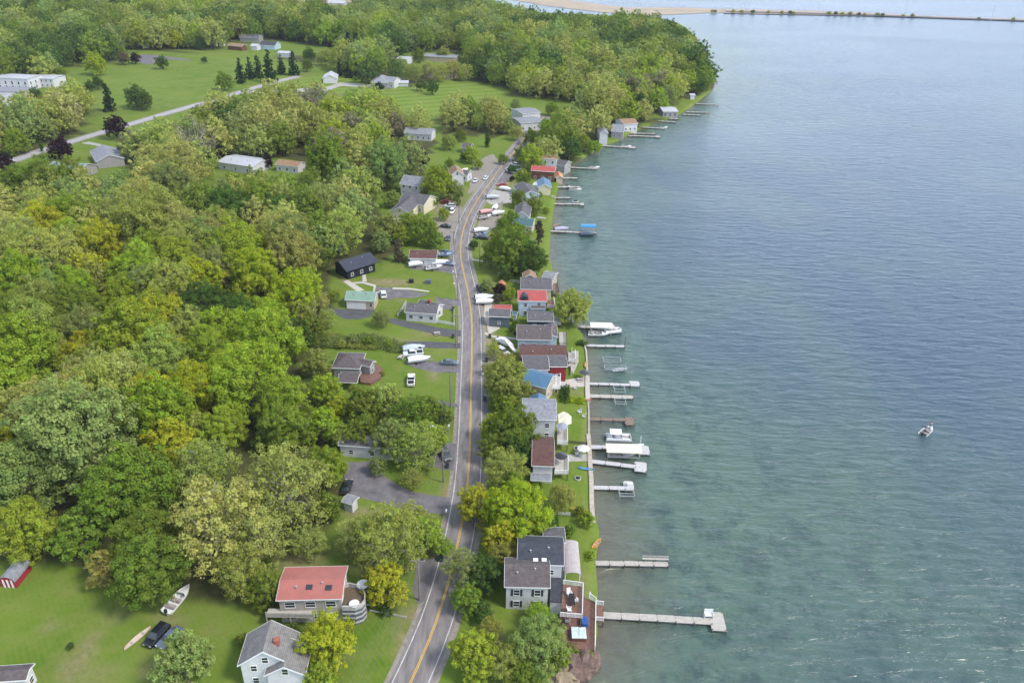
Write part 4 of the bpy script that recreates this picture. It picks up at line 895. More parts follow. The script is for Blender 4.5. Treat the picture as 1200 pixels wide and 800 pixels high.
def boat(kind, bow, stern, z, label, col=(.72,.72,.72), s=1.0, group='boats on land and at the docks', land=False):
    if land: A = P(*bow, z); B = P(*stern, z); c = (A+B)/2; zz = float(gz(c.x, c.y))+z
    else: A = P0(*bow, z); B = P0(*stern, z); c = (A+B)/2; zz = z
    return spawn(kind, MK[kind], (c.x, c.y, zz), math.atan2(A.y-B.y, A.x-B.x), label, group, col, s)
boat('run', (218,689), (199,711), .9, 'open white motorboat full of leaves resting on the lawn', s=1.05, land=True)
boat('can', (171,738), (151,755), .42, 'long pale canoe lying on the lawn left of the black car', (.55,.45,.38), land=True)
for k, a, b_, lb, c in (('trl',(504,418),(478,421),'white covered boat lowest on the boat drive',(.7,.7,.72)),('trl',(491,406),(479,407),'blue and white boat at the top of the boat drive',(.45,.5,.6)),
    ('trl',(497,307),(480,309),'long white covered boat before the white boat garage',(.7,.7,.72)),('otr',(517,311),(500,313),'white motorboat on a trailer in front of the boat garage',(.7,.7,.72)),('trl',(520,306),(511,307),'white boat tucked beside the boat garage corner',(.68,.7,.74)),('otr',(527,297),(514,297),'blue and white boat north of the boat garage',(.25,.33,.5)),
    ('trl',(575,352),(563,352),'white boat on a trailer nearest the dark purple shrub',(.72,.72,.72)),('trl',(574,347),(562,347),'white boat on a trailer behind the first roadside boat',(.65,.67,.7)),
    ('trl',(577,246),(563,248),'boat with red and white stripes stored by the road',(.6,.32,.3)),('otr',(575,252),(562,254),'white boat with tan seats stored by the road',(.65,.62,.6)),('trl',(583,238),(578,246),'white boat standing crosswise among the stored boats',(.7,.7,.7)),
    ('trl',(571,268),(557,269),'long white boat near the round hedge bush',(.72,.72,.73)),('otr',(570,273),(558,275),'blue-hulled boat near the round hedge bush',(.12,.2,.35)),('trl',(583,230),(573,230),'grey covered boat beside the concrete pad',(.45,.47,.5)),('trl',(600,222),(586,219),'white covered boat at the parking bay',(.7,.7,.7)),
    ('trl',(588,248),(580,249),'small white boat under the green trees',(.7,.7,.7)),('trl',(548,197),(542,201),'white boat beside the tall narrow white house',(.7,.7,.7)),('row',(639,256),(630,254),'white rowboat beside the steep slate gable',(.7,.7,.7)),('trl',(597,403),(588,398),'white boat trailer near the long white slide',(.65,.65,.65)),
    ('row',(702,633),(698,638),'orange rowboat pulled up on the rocky shore',(.55,.28,.07)),('trl',(474,258),(466,258),'white camper boat beside the orange-roofed shed',(.7,.7,.7))):
    boat(k, a, b_, .45 if k == 'row' else 1.35, lb, c, land=True, s=.75 if lb.startswith('orange') else 1.0)
# white slide structure by the lawn (long white chute with frame)
p = P(592,406); q_ = P(604,414); r = thing('slide', (p.x, p.y, p.z), math.atan2(q_.y-p.y, q_.x-p.x), 'long white playground slide on the lakeside lawn', 'slide')
Ls = (q_-p).length; mb = MB(); mb.loft([[(0,-.5,2.3),(0,.5,2.3),(0,.5,2.6),(0,.4,2.6),(0,.4,2.4),(0,-.4,2.4),(0,-.4,2.6),(0,-.5,2.6)],[(Ls,-.5,.2),(Ls,.5,.2),(Ls,.5,.5),(Ls,.4,.5),(Ls,.4,.3),(Ls,-.4,.3),(Ls,-.4,.5),(Ls,-.5,.5)]]).build('chute', WHITE, r)
MB().box((-.7,0,2.3), (1.3,1.3,.12)).build('platform', WHITE, r)
for sx in (-1.2,-.1):
    for sy in (-.55,.55): MB().box((sx,sy,1.15), (.12,.12,2.3)).build('leg', WHITE, r)
# ------------------------------------------------------------------ docks
pm = MB().tube((0,0,-2.2), (0,0,.35), .09, .09, 8).mesh('post', DARKW)
def dock(a, b, w, m, label, plat=None, z=.75, side=0, group='docks along the shore', bend=None):
    w *= .93; A = P0(*a, z); B = P0(*b, z); L = (B-A).length; yaw = math.atan2(B.y-A.y, B.x-A.x)
    r = thing('dock', (A.x, A.y, 0), yaw, label, 'dock', group)
    pl = MB(); nseg = max(1, round(L/3)); 
    for k in range(nseg):
        x0 = L*k/nseg; x1 = L*(k+1)/nseg; j = mnoise.noise(Vector((A.x+k*3.1, A.y, 0)))*.05
        pl.box(((x0+x1)/2, j*2, z-.07+j), (x1-x0-.04, w, .14))
    pl.build('walkway', m, r)
    fr = MB().box((L/2, w/2-.08, z-.24), (L,.08,.18)).box((L/2,-w/2+.08,z-.24), (L,.08,.18)).build('frame', DARKW, r)
    for k in range(0, nseg+1):
        for sy in (-1,1): mk('post', pm, r, (min(L*k/nseg, L-.1), sy*(w/2+.03), z-.1))
    if plat:
        pw, pl_ = plat; MB().box((L+pl_/2-.3, side, z-.06), (pl_, pw, .16)).build('platform', m, r)
        for sx in (-.3+.1, pl_-.4):
            for sy in (-1,1): mk('post', pm, r, (L+sx, side+sy*(pw/2-.1), z-.1))
    return r, A, yaw, L
dock((707,720), (834,727), 1.6, WOODG, 'longest dock with pale planks reaching out from the redwood landing', (4.2,2.6))
dock((697,659), (783,660.5), 1.3, WOODG, 'weathered dock with a rail bench near its end', None)
dock((695,570.5), (733,571.5), 1.3, WOODW, 'short white dock nearest the willow', (3.2,2.2), side=.8)
dock((692,540), (745,546), 1.4, WOODW, 'white dock beside the cream canopied lift', (3.6,2.8))
dock((691,523), (748,524.5), 1.5, WOODW, 'white dock below the moored pontoon boat', (3.4,2.8), side=-.8)
dock((690,490.5), (733,491.5), 1.3, WOODB, 'brown dock with square brown end platform', (3.4,2.4), side=-.6)
dock((690,463.5), (742,465), 1.6, WOODG, 'tan dock crossed by a lift frame', None)
dock((689,449), (739,450.5), 1.2, WOODW, 'bright white dock with raised white end block', (2.6,2.8), side=.6)
dock((687,404.5), (732,405.5), 1.2, WOODW, 'narrow white dock with a dark end post', None)
dock((665,381), (722,386), 1.6, WOODG, 'dock with orange tinted end behind the canopied boat', (3.0,2.0))
dock((645,270.5), (699,273), 1.4, WOODG, 'dock leading to the bright blue canopy', None)
dock((645,231.5), (669,231.5), 1.2, WOODG, 'thin grey dock between the blue boathouse and its neighbour', None)
dock((645,238.5), (680,239), 1.4, WOODG, 'grey dock with white bench south of the thin grey dock', (3,2))
dock((650,219), (680,219), 1.8, WOODG, 'wide dock with boats in front of the blue-roofed boathouse', None)
dock((660,208.5), (677,208.5), 1.6, WOODG, 'short grey dock by the orange-roofed gazebo', None)
dock((668,196), (700,197.5), 1.5, WOODG, 'grey dock with a boat at its tip below the green point', None)
dock((704,170.5), (737,172.5), 1.6, WOODG, 'dock below the white gabled shore house', (3,4))
dock((736,156), (768,156.5), 1.5, WOODG, 'upper of the paired docks by the tan-roofed white house', None)
dock((736,158.8), (768,160), 1.8, WOODG, 'lower of the paired docks by the tan-roofed white house', (3,3))
dock((752,149), (779,150.5), 1.6, WOODG, 'dock with white boat just beyond the paired docks', None)
dock((768,141.5), (792,143), 1.6, WOODG, 'dock before the open white-framed pavilion', None)
dock((784,138.8), (795,139.3), 1.6, WOODG, 'very short dock beside the pavilion lawn', None)
dock((800,134), (821,134.8), 1.6, WOODG, 'nearer of two dark docks off the round lawn', None)
dock((804,131), (831,131.8), 1.6, WOODG, 'farther of two dark docks off the round lawn', None)
dock((815,121.5), (842,122.7), 1.6, WOODG, 'last long dock before the headland tip', None)
dock((830,95.5), (841,96.2), 2.4, WOODB, 'small reddish raft dock at the headland tip', None)
# bench, seat group and things on docks
def on(px, py, z, name, lb, cat, yaw=0): p = P0(px, py, z); return thing(name, (p.x, p.y, z), yaw, lb, cat)
r = on(768,656.5,.8,'bench','long grey rail bench beside the weathered dock','bench')
MB().box((0,0,.45), (5.2,.45,.07)).build('seat', WOODG, r); MB().box((0,.3,.95), (5.2,.06,.12)).box((0,.3,.7), (5.2,.06,.1)).build('backrest', WOODG, r)
for x in (-2.3,0,2.3): MB().box((x,0,-.3), (.12,.5,1.5)).build('leg', DARKW, r)
r = on(830,722,.8,'lounge_chair','white double chair at the tip of the longest dock','chair')
MB().box((0,0,.45), (1.6,.7,.1)).build('seat', WHITE, r); MB().box((0,.4,.95), (1.6,.1,1.1)).build('backrest', WHITE, r)
for sx in (-.75,.75): MB().box((sx,0,.4), (.1,.8,.8)).build('side_frame', WHITE, r)
for px, py, lb in ((751,523.5,'white bench box at the end of the dock by the pontoon boat'), (738,568.5,'white bench box on the short willow dock')):
    r = on(px, py, .78, 'dock_box', lb, 'box'); MB().box((0,0,.3), (1.2,.7,.6)).build('chest', WHITE, r); MB().box((0,0,.64), (1.3,.8,.08)).build('lid', WHITE, r)
for px, py, h_, lb, m_ in ((750,522,2.6,'white pole at the dock by the pontoon boat',WHITE), (732,405,2.8,'dark pole at the end of the narrow white dock',DARKW)):
    r = on(px, py, .5, 'mooring_pole', lb, 'pole'); MB().tube((0,0,-2), (0,0,h_), .08).build('shaft', m_, r); MB().ball((0,0,h_), .14, 8, 5).build('cap', m_, r)
# lifts
def lift(c, L, W, label, canopy=None, z=1.1, cz=3.0, yaw=0):
    p = P0(*c, z); r = thing('boat_lift', (p.x, p.y, 0), yaw, label, 'boat lift', 'boat lifts')
    f_ = MB()
    for sy in (-1,1): f_.box((0,sy*W/2,z), (L,.12,.12)).box((0,sy*W/4,z-.5), (L,.14,.10))
    for sx in (-1,1): f_.box((sx*L/2,0,z), (.12,W+.1,.12))
    f_.build('frame', STEEL, r)
    for sx in (-1,1):
        for sy in (-1,1): MB().box((sx*L/2, sy*W/2, z/2-.6 if not canopy else cz/2-.9), (.14,.14,z+1.4 if not canopy else cz+1.8)).build('post', STEEL, r)
    if canopy:
        arc = [(W/2*1.15*math.cos(PI*k/8), cz+.55*math.sin(PI*k/8)) for k in range(9)]
        cn = MB().loft([[(x,a[0],a[1]+.05) for a in arc]+[(x,a[0]*.98,a[1]-.04) for a in arc[::-1]] for x in (-L/2-.4, L/2+.4)]).build('canopy', HULL, r); cn.color = (*canopy, 1)
    return r
lift((730,531.5), 7.4, 3.0, 'boat lift under a long cream canopy', (.75,.70,.52), cz=2.6)
lift((689,270), 5.2, 2.8, 'boat lift under a bright blue canopy', (.03,.22,.48), cz=3.0)
lift((704,387), 6.0, 2.8, 'boat lift with flat off-white canopy', (.72,.66,.58), cz=2.8)
lift((717,421), 5, 2.6, 'empty steel lift standing free north of the bright white dock'); lift((721,430), 6, 2.2, 'empty steel lift with pale cradle next to the other free lift')
lift((726,455.5), 2.8, 3.2, 'small steel lift between bright white dock and tan dock'); lift((727,470), 2.8, 2.4, 'small steel lift below the tan dock'); lift((734.5,577.5), 3.2, 2.0, 'low steel lift below the short willow dock')
boat('pon', (738,515), (711,514), .1, 'white pontoon boat with dark windows moored by the white docks', (.70,.70,.74), s=.95)
boat('run', (716,390), (687,390), 1.2, 'white motorboat hanging in the lift with off-white canopy', s=1.0)
boat('cov', (698,274), (680,274), 1.0, 'dark-hulled boat under the bright blue canopy', (.05,.07,.10))
boat('run', (741,531), (716,531), 1.0, 'boat under the long cream canopy', (.5,.5,.48))
boat('row', (731,432), (722,433), .6, 'small aluminium boat in the free-standing lift', (.5,.52,.55)); boat('jet', (668,218), (661,218), .3, 'white jet ski at the wide dock', (.7,.7,.7)); boat('run', (680,221), (668,221), .3, 'white motorboat at the end of the wide dock')
boat('cov', (664,267), (652,268), 1.1, 'boat with violet grey cover near shore at the blue canopy dock', (.35,.33,.42)); boat('jet', (678,236), (672,236), .8, 'white jet ski on the dock with white bench', (.7,.7,.7)); boat('run', (700,195.5), (692,196), .3, 'white boat moored below the green point')
boat('pon', (722,388), (713,389), 1.0, 'pontoon raft with tan deck beyond the off-white canopy', (.6,.42,.30), s=.8); boat('run', (737,171), (730,171), .3, 'white boat at the dock of the white gabled shore house'); boat('run', (780,149), (774,149.5), .3, 'white boat tied beyond the paired docks'); boat('row', (811,122), (806,123), .9, 'white rowboat drawn up by the last long dock')
boat('row', (656,262), (650,264), .4, 'small brown rowboat on the bank near the blue canopy dock', (.3,.2,.15), land=False)
# the fishing boat out on the lake, with two people
fb_ = boat('run', (1092,499), (1081,509), .35, 'white fishing boat drifting alone on the open lake', (.68,.67,.68), s=.95, group=None)
FA = fb_.rotation_euler.z; FL = Vector(fb_.location)
def person(loc, rz, pose, label, shirt, trousers):
    r = thing('person', loc, rz, label, 'person')
    if pose == 'stand':
        J = {'pel': (0,0,.92), 'ch': (0.05,0,1.32), 'nk': (.07,0,1.52), 'hd': (.08,0,1.68), 'kl': (.06,.13,.5), 'fl': (0,.14,.06), 'tl': (.16,.15,.03), 'kr': (.02,-.13,.5), 'fr': (-.05,-.14,.06), 'tr': (.11,-.15,.03), 'sl': (.05,.2,1.42), 'el': (.12,.28,1.15), 'hl': (.38,.16,1.12), 'sr': (.05,-.2,1.42), 'er': (.14,-.27,1.16), 'hr': (.4,-.08,1.2)}
    else:
        J = {'pel': (0,0,.42), 'ch': (-.02,0,.82), 'nk': (0,0,1.02), 'hd': (.04,0,1.18), 'kl': (.45,.14,.46), 'fl': (.46,.15,.06), 'tl': (.62,.16,.03), 'kr': (.45,-.14,.46), 'fr': (.46,-.15,.06), 'tr': (.62,-.16,.03), 'sl': (-.02,.2,.92), 'el': (.06,.27,.66), 'hl': (.32,.18,.58), 'sr': (-.02,-.2,.92), 'er': (.06,-.27,.66), 'hr': (.32,-.16,.6)}
    E = [('pel','ch'),('ch','nk'),('nk','hd'),('pel','kl'),('kl','fl'),('fl','tl'),('pel','kr'),('kr','fr'),('fr','tr'),('ch','sl'),('sl','el'),('el','hl'),('ch','sr'),('sr','er'),('er','hr')]
    R_ = {'pel': .16, 'ch': .17, 'nk': .06, 'hd': .11, 'kl': .08, 'kr': .08, 'fl': .055, 'fr': .055, 'tl': .045, 'tr': .045, 'sl': .08, 'sr': .08, 'el': .055, 'er': .055, 'hl': .04, 'hr': .04}
    ks = list(J); me_ = bpy.data.meshes.new('body'); me_.from_pydata([J[k] for k in ks], [(ks.index(a), ks.index(b)) for a, b in E], []); me_.materials.append(SKIN)
    o = mk('body', me_, r); sk = o.modifiers.new('skin', 'SKIN')
    try:
        for i, k in enumerate(ks):
            sv = me_.skin_vertices[0].data[i]; sv.radius = (R_[k], R_[k]); sv.use_root = (k == 'pel')
    except Exception:
        bpy.context.view_layer.objects.active = o; bpy.ops.mesh.customdata_skin_add()
        for i, k in enumerate(ks):
            sv = me_.skin_vertices[0].data[i]; sv.radius = (R_[k], R_[k]); sv.use_root = (k == 'pel')
    o.modifiers.new('sub', 'SUBSURF').render_levels = 1
    def cloth(name, segs, m, k=1.22):
        mb = MB()
        for a, b in segs: mb.tube(J[a], J[b], R_[a]*k, R_[b]*k, 10)
        return mb.build(name, m, r, True)
    cloth('jacket', [('pel','ch'),('ch','sl'),('ch','sr'),('sl','el'),('sr','er'),('el','hl'),('er','hr')], shirt); cloth('trousers', [('pel','kl'),('pel','kr'),('kl','fl'),('kr','fr')], trousers)
    h = J['hd']; MB().ball((h[0]-.01,0,h[2]+.05), .125, 10, 6, (1,.95,.75)).box((h[0]+.13,0,h[2]+.05), (.12,.16,.02)).build('cap', trousers, r)
    return r
rot = Matrix.Rotation(FA, 3, 'Z')
person(FL+rot @ Vector((1.75,0,.02)), FA+.5, 'stand', 'person in a pinkish jacket standing at the bow of the fishing boat', mat('pinkish_jacket', (.40,.27,.26), .8), mat('dark_trousers', (.03,.03,.05), .8))
person(FL+rot @ Vector((-1.6,0,-.12)), FA+.2, 'sit', 'person in dark clothes seated at the stern of the fishing boat', mat('dark_jacket', (.06,.05,.08), .8), mat('dark_trousers', (.03,.03,.05), .8))
a_ = FL+rot @ Vector((2.1,.0,1.15)); r = thing('fishing_rod', a_, FA, 'thin dark fishing rod held out over the bow', 'fishing rod'); MB().tube((0,0,0), (2.6,.8,1.6), .025, .012).build('blank', RUB, r); MB().tube((0,0,-.06), (.18,.05,.05), .03).build('handle', DARKW, r)
# ------------------------------------------------------------------ seawalls, rocks, fences, poles
def wallrun(pxs, w, z1, m, label, name='seawall', z0=-1.0, cat='seawall'):
    pts = [P0(*p, z1) for p in pxs]; mb = MB(); c = pts[0]
    pts = [p-Vector((c.x, c.y, 0)) for p in pts]; L_, R__ = [], []
    for i, p in enumerate(pts):
        t = (pts[min(i+1, len(pts)-1)]-pts[max(i-1, 0)]).xy.normalized(); n = Vector((t.y, -t.x))*w/2; L_.append((p.x-n.x, p.y-n.y)); R__.append((p.x+n.x, p.y+n.y))
    secs = [[(l[0],l[1],z0),(r_[0],r_[1],z0),(r_[0],r_[1],z1),(l[0],l[1],z1)] for l, r_ in zip(L_, R__)]
    mb.loft(secs); o = mb.build(name, m); o.location = (c.x, c.y, 0); return tag(o, label, cat)
wallrun([(695,612),(693.5,590),(693,560),(691.5,541),(690.5,520),(689.5,508)], 1.0, 1.25, mat('pale_timber_wall', (.48,.43,.36), .9, ribs=('Y', .6, .3)), 'pale timber seawall along the lawns south of the white docks')
wallrun([(690,508),(690,480),(689,468)], .4, 1.2, CONC, 'thin grey seawall edging the bright green lawn')
wallrun([(689,468),(688.5,456),(688.5,440)], 1.2, 1.35, CONCL, 'wide pale landing wall where the tan dock starts')
wallrun([(688,440),(688,426),(687,411),(684,400)], .4, 1.3, CONCL, 'thin white seawall along the narrow lawn strip')
wallrun([(655,345),(651,332),(647,318)], .5, 1.3, DARKW, 'dark timber wall near the slate-roofed cottage')
for pxs, lb, m, h_ in (([(670,411),(669,440)],'low white fence between terrace and lawn strip',WHITE,1.0), ([(653,444),(653,460)],'short white fence below the red-fronted house',WHITE,1.0), ([(667,519),(688,521)],'dark timber fence between two lakeside lawns',DARKW,.8),
    ([(545,340),(545.5,360)],'x',WHITE,1), ([(584,322),(600,331),(611,333)],'tan timber fence sloping to the tan-roofed cottage',WOODG,1.2), ([(512,378),(533,382)],'low white fence beside the dark curved drive',WHITE,1.1), ([(532,362),(532,382)],'white panel fence at the road side of the white bungalow',WHITE,1.1), ([(466,372),(476,356)],'grey timber fence on the west side of the white bungalow',WOODG,1.4), ([(606,568),(648,570)],'x',WHITE,1), ([(434,716),(476,724)],'low stone edging wall above the roadside bank',CONCL,.5), ([(654,603),(668,604)],'low white fence behind the willow',WHITE,.9), ([(588,473),(604,474)],'white picket fence half hidden by roadside trees',WHITE,1.1)):
    if lb == 'x': continue
    pts = [P(*p) for p in pxs]; c = pts[0]; r = thing('fence', c, 0, lb, 'fence'); pn = MB()
    for a, b_ in zip(pts, pts[1:]):
        a = a-c; b_ = b_-c; L_ = (b_-a).xy.length; rz = math.atan2(b_.y-a.y, b_.x-a.x); mm = (a+b_)/2; sl_ = math.atan2(b_.z-a.z, L_)
        M_ = Matrix.Rotation(rz, 3, 'Z') @ Matrix.Rotation(-sl_, 3, 'Y')
        for z in (.25, .55, .85): pn.box((mm.x, mm.y, mm.z+z*h_), (L_,.05,.2*h_), 0, M_)
        n = max(1, int(L_/2.2))
        for k in range(n+1): q = a.lerp(b_, k/n); MB().box((q.x, q.y, q.z+h_*.45), (.12,.12,h_*1.15)).build('post', m, r)
    pn.build('panel', m, r)
for k, (px, py, s, c) in enumerate(((684,772,2.4,0),(676,783,2.6,0),(690,778,1.6,0),(667,790,2.0,1),(694,768,1.2,1),(660,800,2.2,1),(683,790,1.0,0))):
    p = P0(px, py, .5); words = ['large reddish brown boulder at the water edge south of the lower deck','broad brown boulder nearest the shore trees','rounded brown rock farthest into the water','tan boulder below the leaning shrub','small tan rock under the lower deck corner','tan boulder at the bottom edge of the shore','small brown rock lapped by water'][k]
    tag(MB().ball((0,0,0), s, 14, 9, (1.2,1,.6), seed=k*3.3+1, amp=.35).build('boulder', mat('brown_rock' if c == 0 else 'tan_rock', (.15,.10,.085) if c == 0 else (.24,.19,.13), .95, var=.4, scale=1.2, bump=.6)), words, 'boulder').location = (p.x, p.y, .3)
def pole(base, topz, label, arm=True):
    p = P(*base); r = thing('utility_pole', (p.x, p.y, p.z), 0, label, 'utility pole', 'utility poles along the road')
    MB().tube((0,0,-.5), (0,0,topz), .19, .13, 8).build('shaft', mat('pole_wood', (.20,.17,.14), .9), r)
    if arm: MB().box((0,0,topz-.5), (2.6,.14,.16)).build('crossarm', mat('pole_wood', (.20,.17,.14), .9), r)
    for x in ((-1.1,0,1.1) if arm else (0,)): MB().tube((x,0,topz-.45 if arm else topz), (x,0,topz-.2 if arm else topz+.25), .06).build('insulator', STEEL, r)
    return Vector((p.x, p.y, p.z+topz))
pt = [P(425,850)+Vector((0,0,10)), pole((492,703), 10, 'utility pole with crossarm at the asphalt pull-off'), pole((519.5,565), 9, 'utility pole by the asphalt turnout', True), pole((528,478), 11, 'tall utility pole with crossarm at the roadside lawn'), pole((534.5,405), 10, 'utility pole between the two dark driveways'),
      pole((536.5,352), 9.5, 'utility pole by the white bungalow drive'), pole((532,298), 9, 'utility pole beside the boat garage strip')]
p6 = pole((562,313), 10, 'utility pole on the lawn inside the bend', False); pole((373,397), 14, 'lone tall bare pole at the wood edge below the garage', False); pole((538,262), 9, 'utility pole on the gravel lot', False)
wn = ['overhead wires crossing the roadside bank','overhead wires along the road past the yard','overhead wires along the road past the hedge','overhead wires past the boat drive','overhead wires past the dark driveways','overhead wires past the boat garage']
for k, (a, b_) in enumerate(zip(pt, pt[1:])):
    mb = MB()
    for ox in (-1.1, 0, 1.1):
        prev = None
        for i in range(13):
            t = i/12; q = a.lerp(b_, t)+Vector((ox,0,-.2-4*t*(1-t)*.9)); q = q-a
            if prev is not None: mb.tube(prev, q, .022, .022, 4)
            prev = q
    o = mb.build('overhead_wire', mat('wire', (.12,.12,.13), .6)); o.location = a; tag(o, wn[k], 'wire', 'overhead wires')
# mailboxes, bins, small yard things
def mailbox():
    r = thing('mailbox', (0,0,0), 0, 'x', 'mailbox'); MB().box((0,0,.55), (.1,.1,1.1)).build('post', WOODG, r); MB().loft([[(x,.12*math.cos(a)*1.2,1.15+.14*math.sin(a)) for a in [2*PI*k/8 for k in range(8)]] for x in (-.28,.28)]).build('box', WHITE, r); return r
for px, py, lb in ((523,605,'mailbox at the mouth of the asphalt yard'),(516,629,'mailbox on the verge below the asphalt yard'),(526,505,'white mailbox on the verge by the round shrub'),(566,444,'mailbox under the olive roadside tree'),(532,337,'mailbox opposite the stored boats'),(531,323,'mailbox at the north corner of the small drive')):
    spawn('mail', mailbox, P(px, py), PI/2, lb, 'mailboxes', sc_=1.35)
def drum(px, py, lb, col, s=1.0, name='fire_pit', cat='fire pit'):
    p = P(px, py); r = thing(name, (p.x,p.y,p.z), 0, lb, cat); MB().tube((0,0,-.1), (0,0,.35*s), .7*s, .75*s, 14).build('ring', mat('stone_'+lb[:6], col, .95), r); MB().tube((0,0,.352*s), (0,0,.37*s), .58*s, .58*s, 14).build('ashes', RUB, r)
drum(677,561,'round grey stone fire pit on the lawn by the willow',(.42,.4,.37)); drum(676,526,'oval pale stone fire pit on the lawn by the grey patio',(.5,.46,.4),1.1)
def blockthing(name, px, py, lb, cat, dims, m, top=None, land=True):
    p = P(px, py); r = thing(name, (p.x,p.y,p.z), 0, lb, cat); MB().box((0,0,dims[2]/2), dims).build('body', m, r); MB().box((0,0,dims[2]+.05), (dims[0]+.1,dims[1]+.1,.1)).build('lid', top or m, r)
blockthing('utility_box', 482,331,'black round-topped planter on the barn lawn, first of two','planter',(1.5,1.2,1.0),RUB); blockthing('utility_box', 502,332,'dark square planter on the barn lawn, nearer the road','planter',(1.8,1.4,1.2),w_slate)
blockthing('garden_box', 404,474,'black compost bin on the grass under the bungalow','bin',(1.3,1.3,1.2),RUB); blockthing('propane_tank', 508,504,'white tank near the round shrub','tank',(1.6,.9,1.1),WHITE)
p = P(500,504); r = thing('boat_cover', (p.x-4,p.y+2,p.z), .6, 'white tarpaulin tent under the thin olive trees', 'tent'); MB().loft([[(x,-1.3,0),(x,1.3,0),(x,0,2.0)] for x in (-1.8,1.8)]).build('tarp', WHITE, r); MB().tube((-1.8,0,0), (-1.8,0,2.1), .05).build('tent_pole', STEEL, r)
def picnic(): 
    r = thing('picnic_table', (0,0,0), 0, 'x', 'picnic table'); MB().box((0,0,.75), (1.8,.8,.06)).build('tabletop', WOODG, r)
    for sy in (-.7,.7): MB().box((0,sy,.45), (1.8,.28,.05)).build('bench', WOODG, r)
    for sx in (-.7,.7): MB().box((sx,0,.38), (.08,1.3,.1)).box((sx,.3,.37), (.08,.08,.7)).box((sx,-.3,.37), (.08,.08,.7)).build('leg', WOODG, r)
    return r
for px, py, a, lb in ((680,446,.2,'weathered picnic table on the pale patio before the red house'),(668,430,1.2,'picnic table on the terrace by the chestnut-roofed house'),(660,372,.3,'picnic table below the solitary shore tree'),(640,320,.8,'picnic table near the pale boathouse'),(648,232,.2,'picnic table on the bank east of the steep gable'),(512,392,.4,'picnic table on the grass between the two dark drives'),(470,420,1.3,'picnic table at the west end of the boat drive'),(506,368,.1,'picnic table behind the white bungalow')):
    spawn('picnic', picnic, P(px, py), a, lb, 'picnic tables')
def parasol():
    r = thing('parasol', (0,0,0), 0, 'x', 'parasol'); mb = MB(); ring = [(1.5*math.cos(2*PI*k/8), 1.5*math.sin(2*PI*k/8), 2.2) for k in range(8)]; mb.add(ring+[(0,0,2.75)]+[(p[0],p[1],2.15) for p in ring]+[(0,0,2.68)], [(k,(k+1)%8,8) for k in range(8)]+[((k+1)%8+9,k+9,17) for k in range(8)]+[(k+9,(k+1)%8+9,(k+1)%8,k) for k in range(8)]); mb.build('canopy', HULL, r); MB().tube((0,0,0), (0,0,2.7), .035).build('pole', STEEL, r); return r
for px, py, z, c, lb in ((657,543,3.25,(.03,.03,.04),'black parasol on the grey deck of the brown-roofed cottage'),(684,444,None,(.05,.05,.06),'dark parasol on the pale patio before the red house'),(658,508,3.45,(.25,.27,.32),'grey parasol on the deck of the tall white lake house'),(683,534,None,(.6,.6,.6),'white parasol on the grey concrete patio'),(681,140,None,(.5,.2,.1),'x')):
    if lb == 'x': continue
    p = P(px, py) if z is None else P0(px, py, z); spawn('parasol', parasol, p, 0, lb, 'parasols on decks and patios', c)
for k, (a, b_, c, lb) in enumerate((((683,468),(688,468),(.5,.08,.05),'red kayak by the landing wall'),((684,548),(689,549),(.1,.3,.5),'blue kayak on the lawn by the grey patio'),((675,596),(681,597),(.6,.4,.05),'yellow kayak near the short willow dock'),((646,345),(651,346),(.08,.3,.12),'green kayak on the lawn above the shore tree'),((686,430),(687,423),(.55,.25,.05),'orange kayak along the thin white seawall'))):
    boat('can', a, b_, .42, lb, c, land=True, s=.75)
def bin_(): 
    r = thing('wheelie_bin', (0,0,0), 0, 'x', 'bin'); MB().loft([[(-.25,-.3,0),(.25,-.3,0),(.25,.3,0),(-.25,.3,0)],[(-.32,-.36,.95),(.32,-.36,.95),(.32,.36,.95),(-.32,.36,.95)]]).build('body', mat('bin_plastic', (.03,.07,.05), .6), r); MB().box((0,.02,1.0), (.68,.8,.08)).build('lid', RUB, r)
    for sx in (-.3,.3): MB().tube((sx-.04,.36,.12),(sx+.04,.36,.12),.12,.12,8).build('wheel', RUB, r)
    return r
for px, py, lb in ((531,396,'bin at the end of the dark straight driveway'),(574,396,'bin on the concrete apron of the dark slate garage'),(570,424,'bin in the gravel bay'),(516,652,'bin at the asphalt pull-off'),(517,657,'dark bin south of the other one at the pull-off'),(531,364,'bin by the white panel fence'),(568,470,'bin beside the layby'),(524,548,'bin on the turnout')):
    spawn('bin', bin_, P(px, py), .3, lb, 'wheelie bins', sc_=1.15)
# causeway poles and shrubs
for k, (px, py) in enumerate(((872,14.6),(958,17),(1059,21),(1161,25.5))):
    p = P0(px, py, .6); r = thing('transmission_pole', (p.x,p.y,.6), 0, ['first','second','third','fourth'][k]+' thin transmission pole counted from the beach along the causeway', 'pole', 'transmission poles on the causeway'); MB().tube((0,0,0), (0,0,20), .3, .2).build('shaft', STEEL, r); MB().box((0,0,18.5), (5,.25,.25)).build('crossarm', STEEL, r)
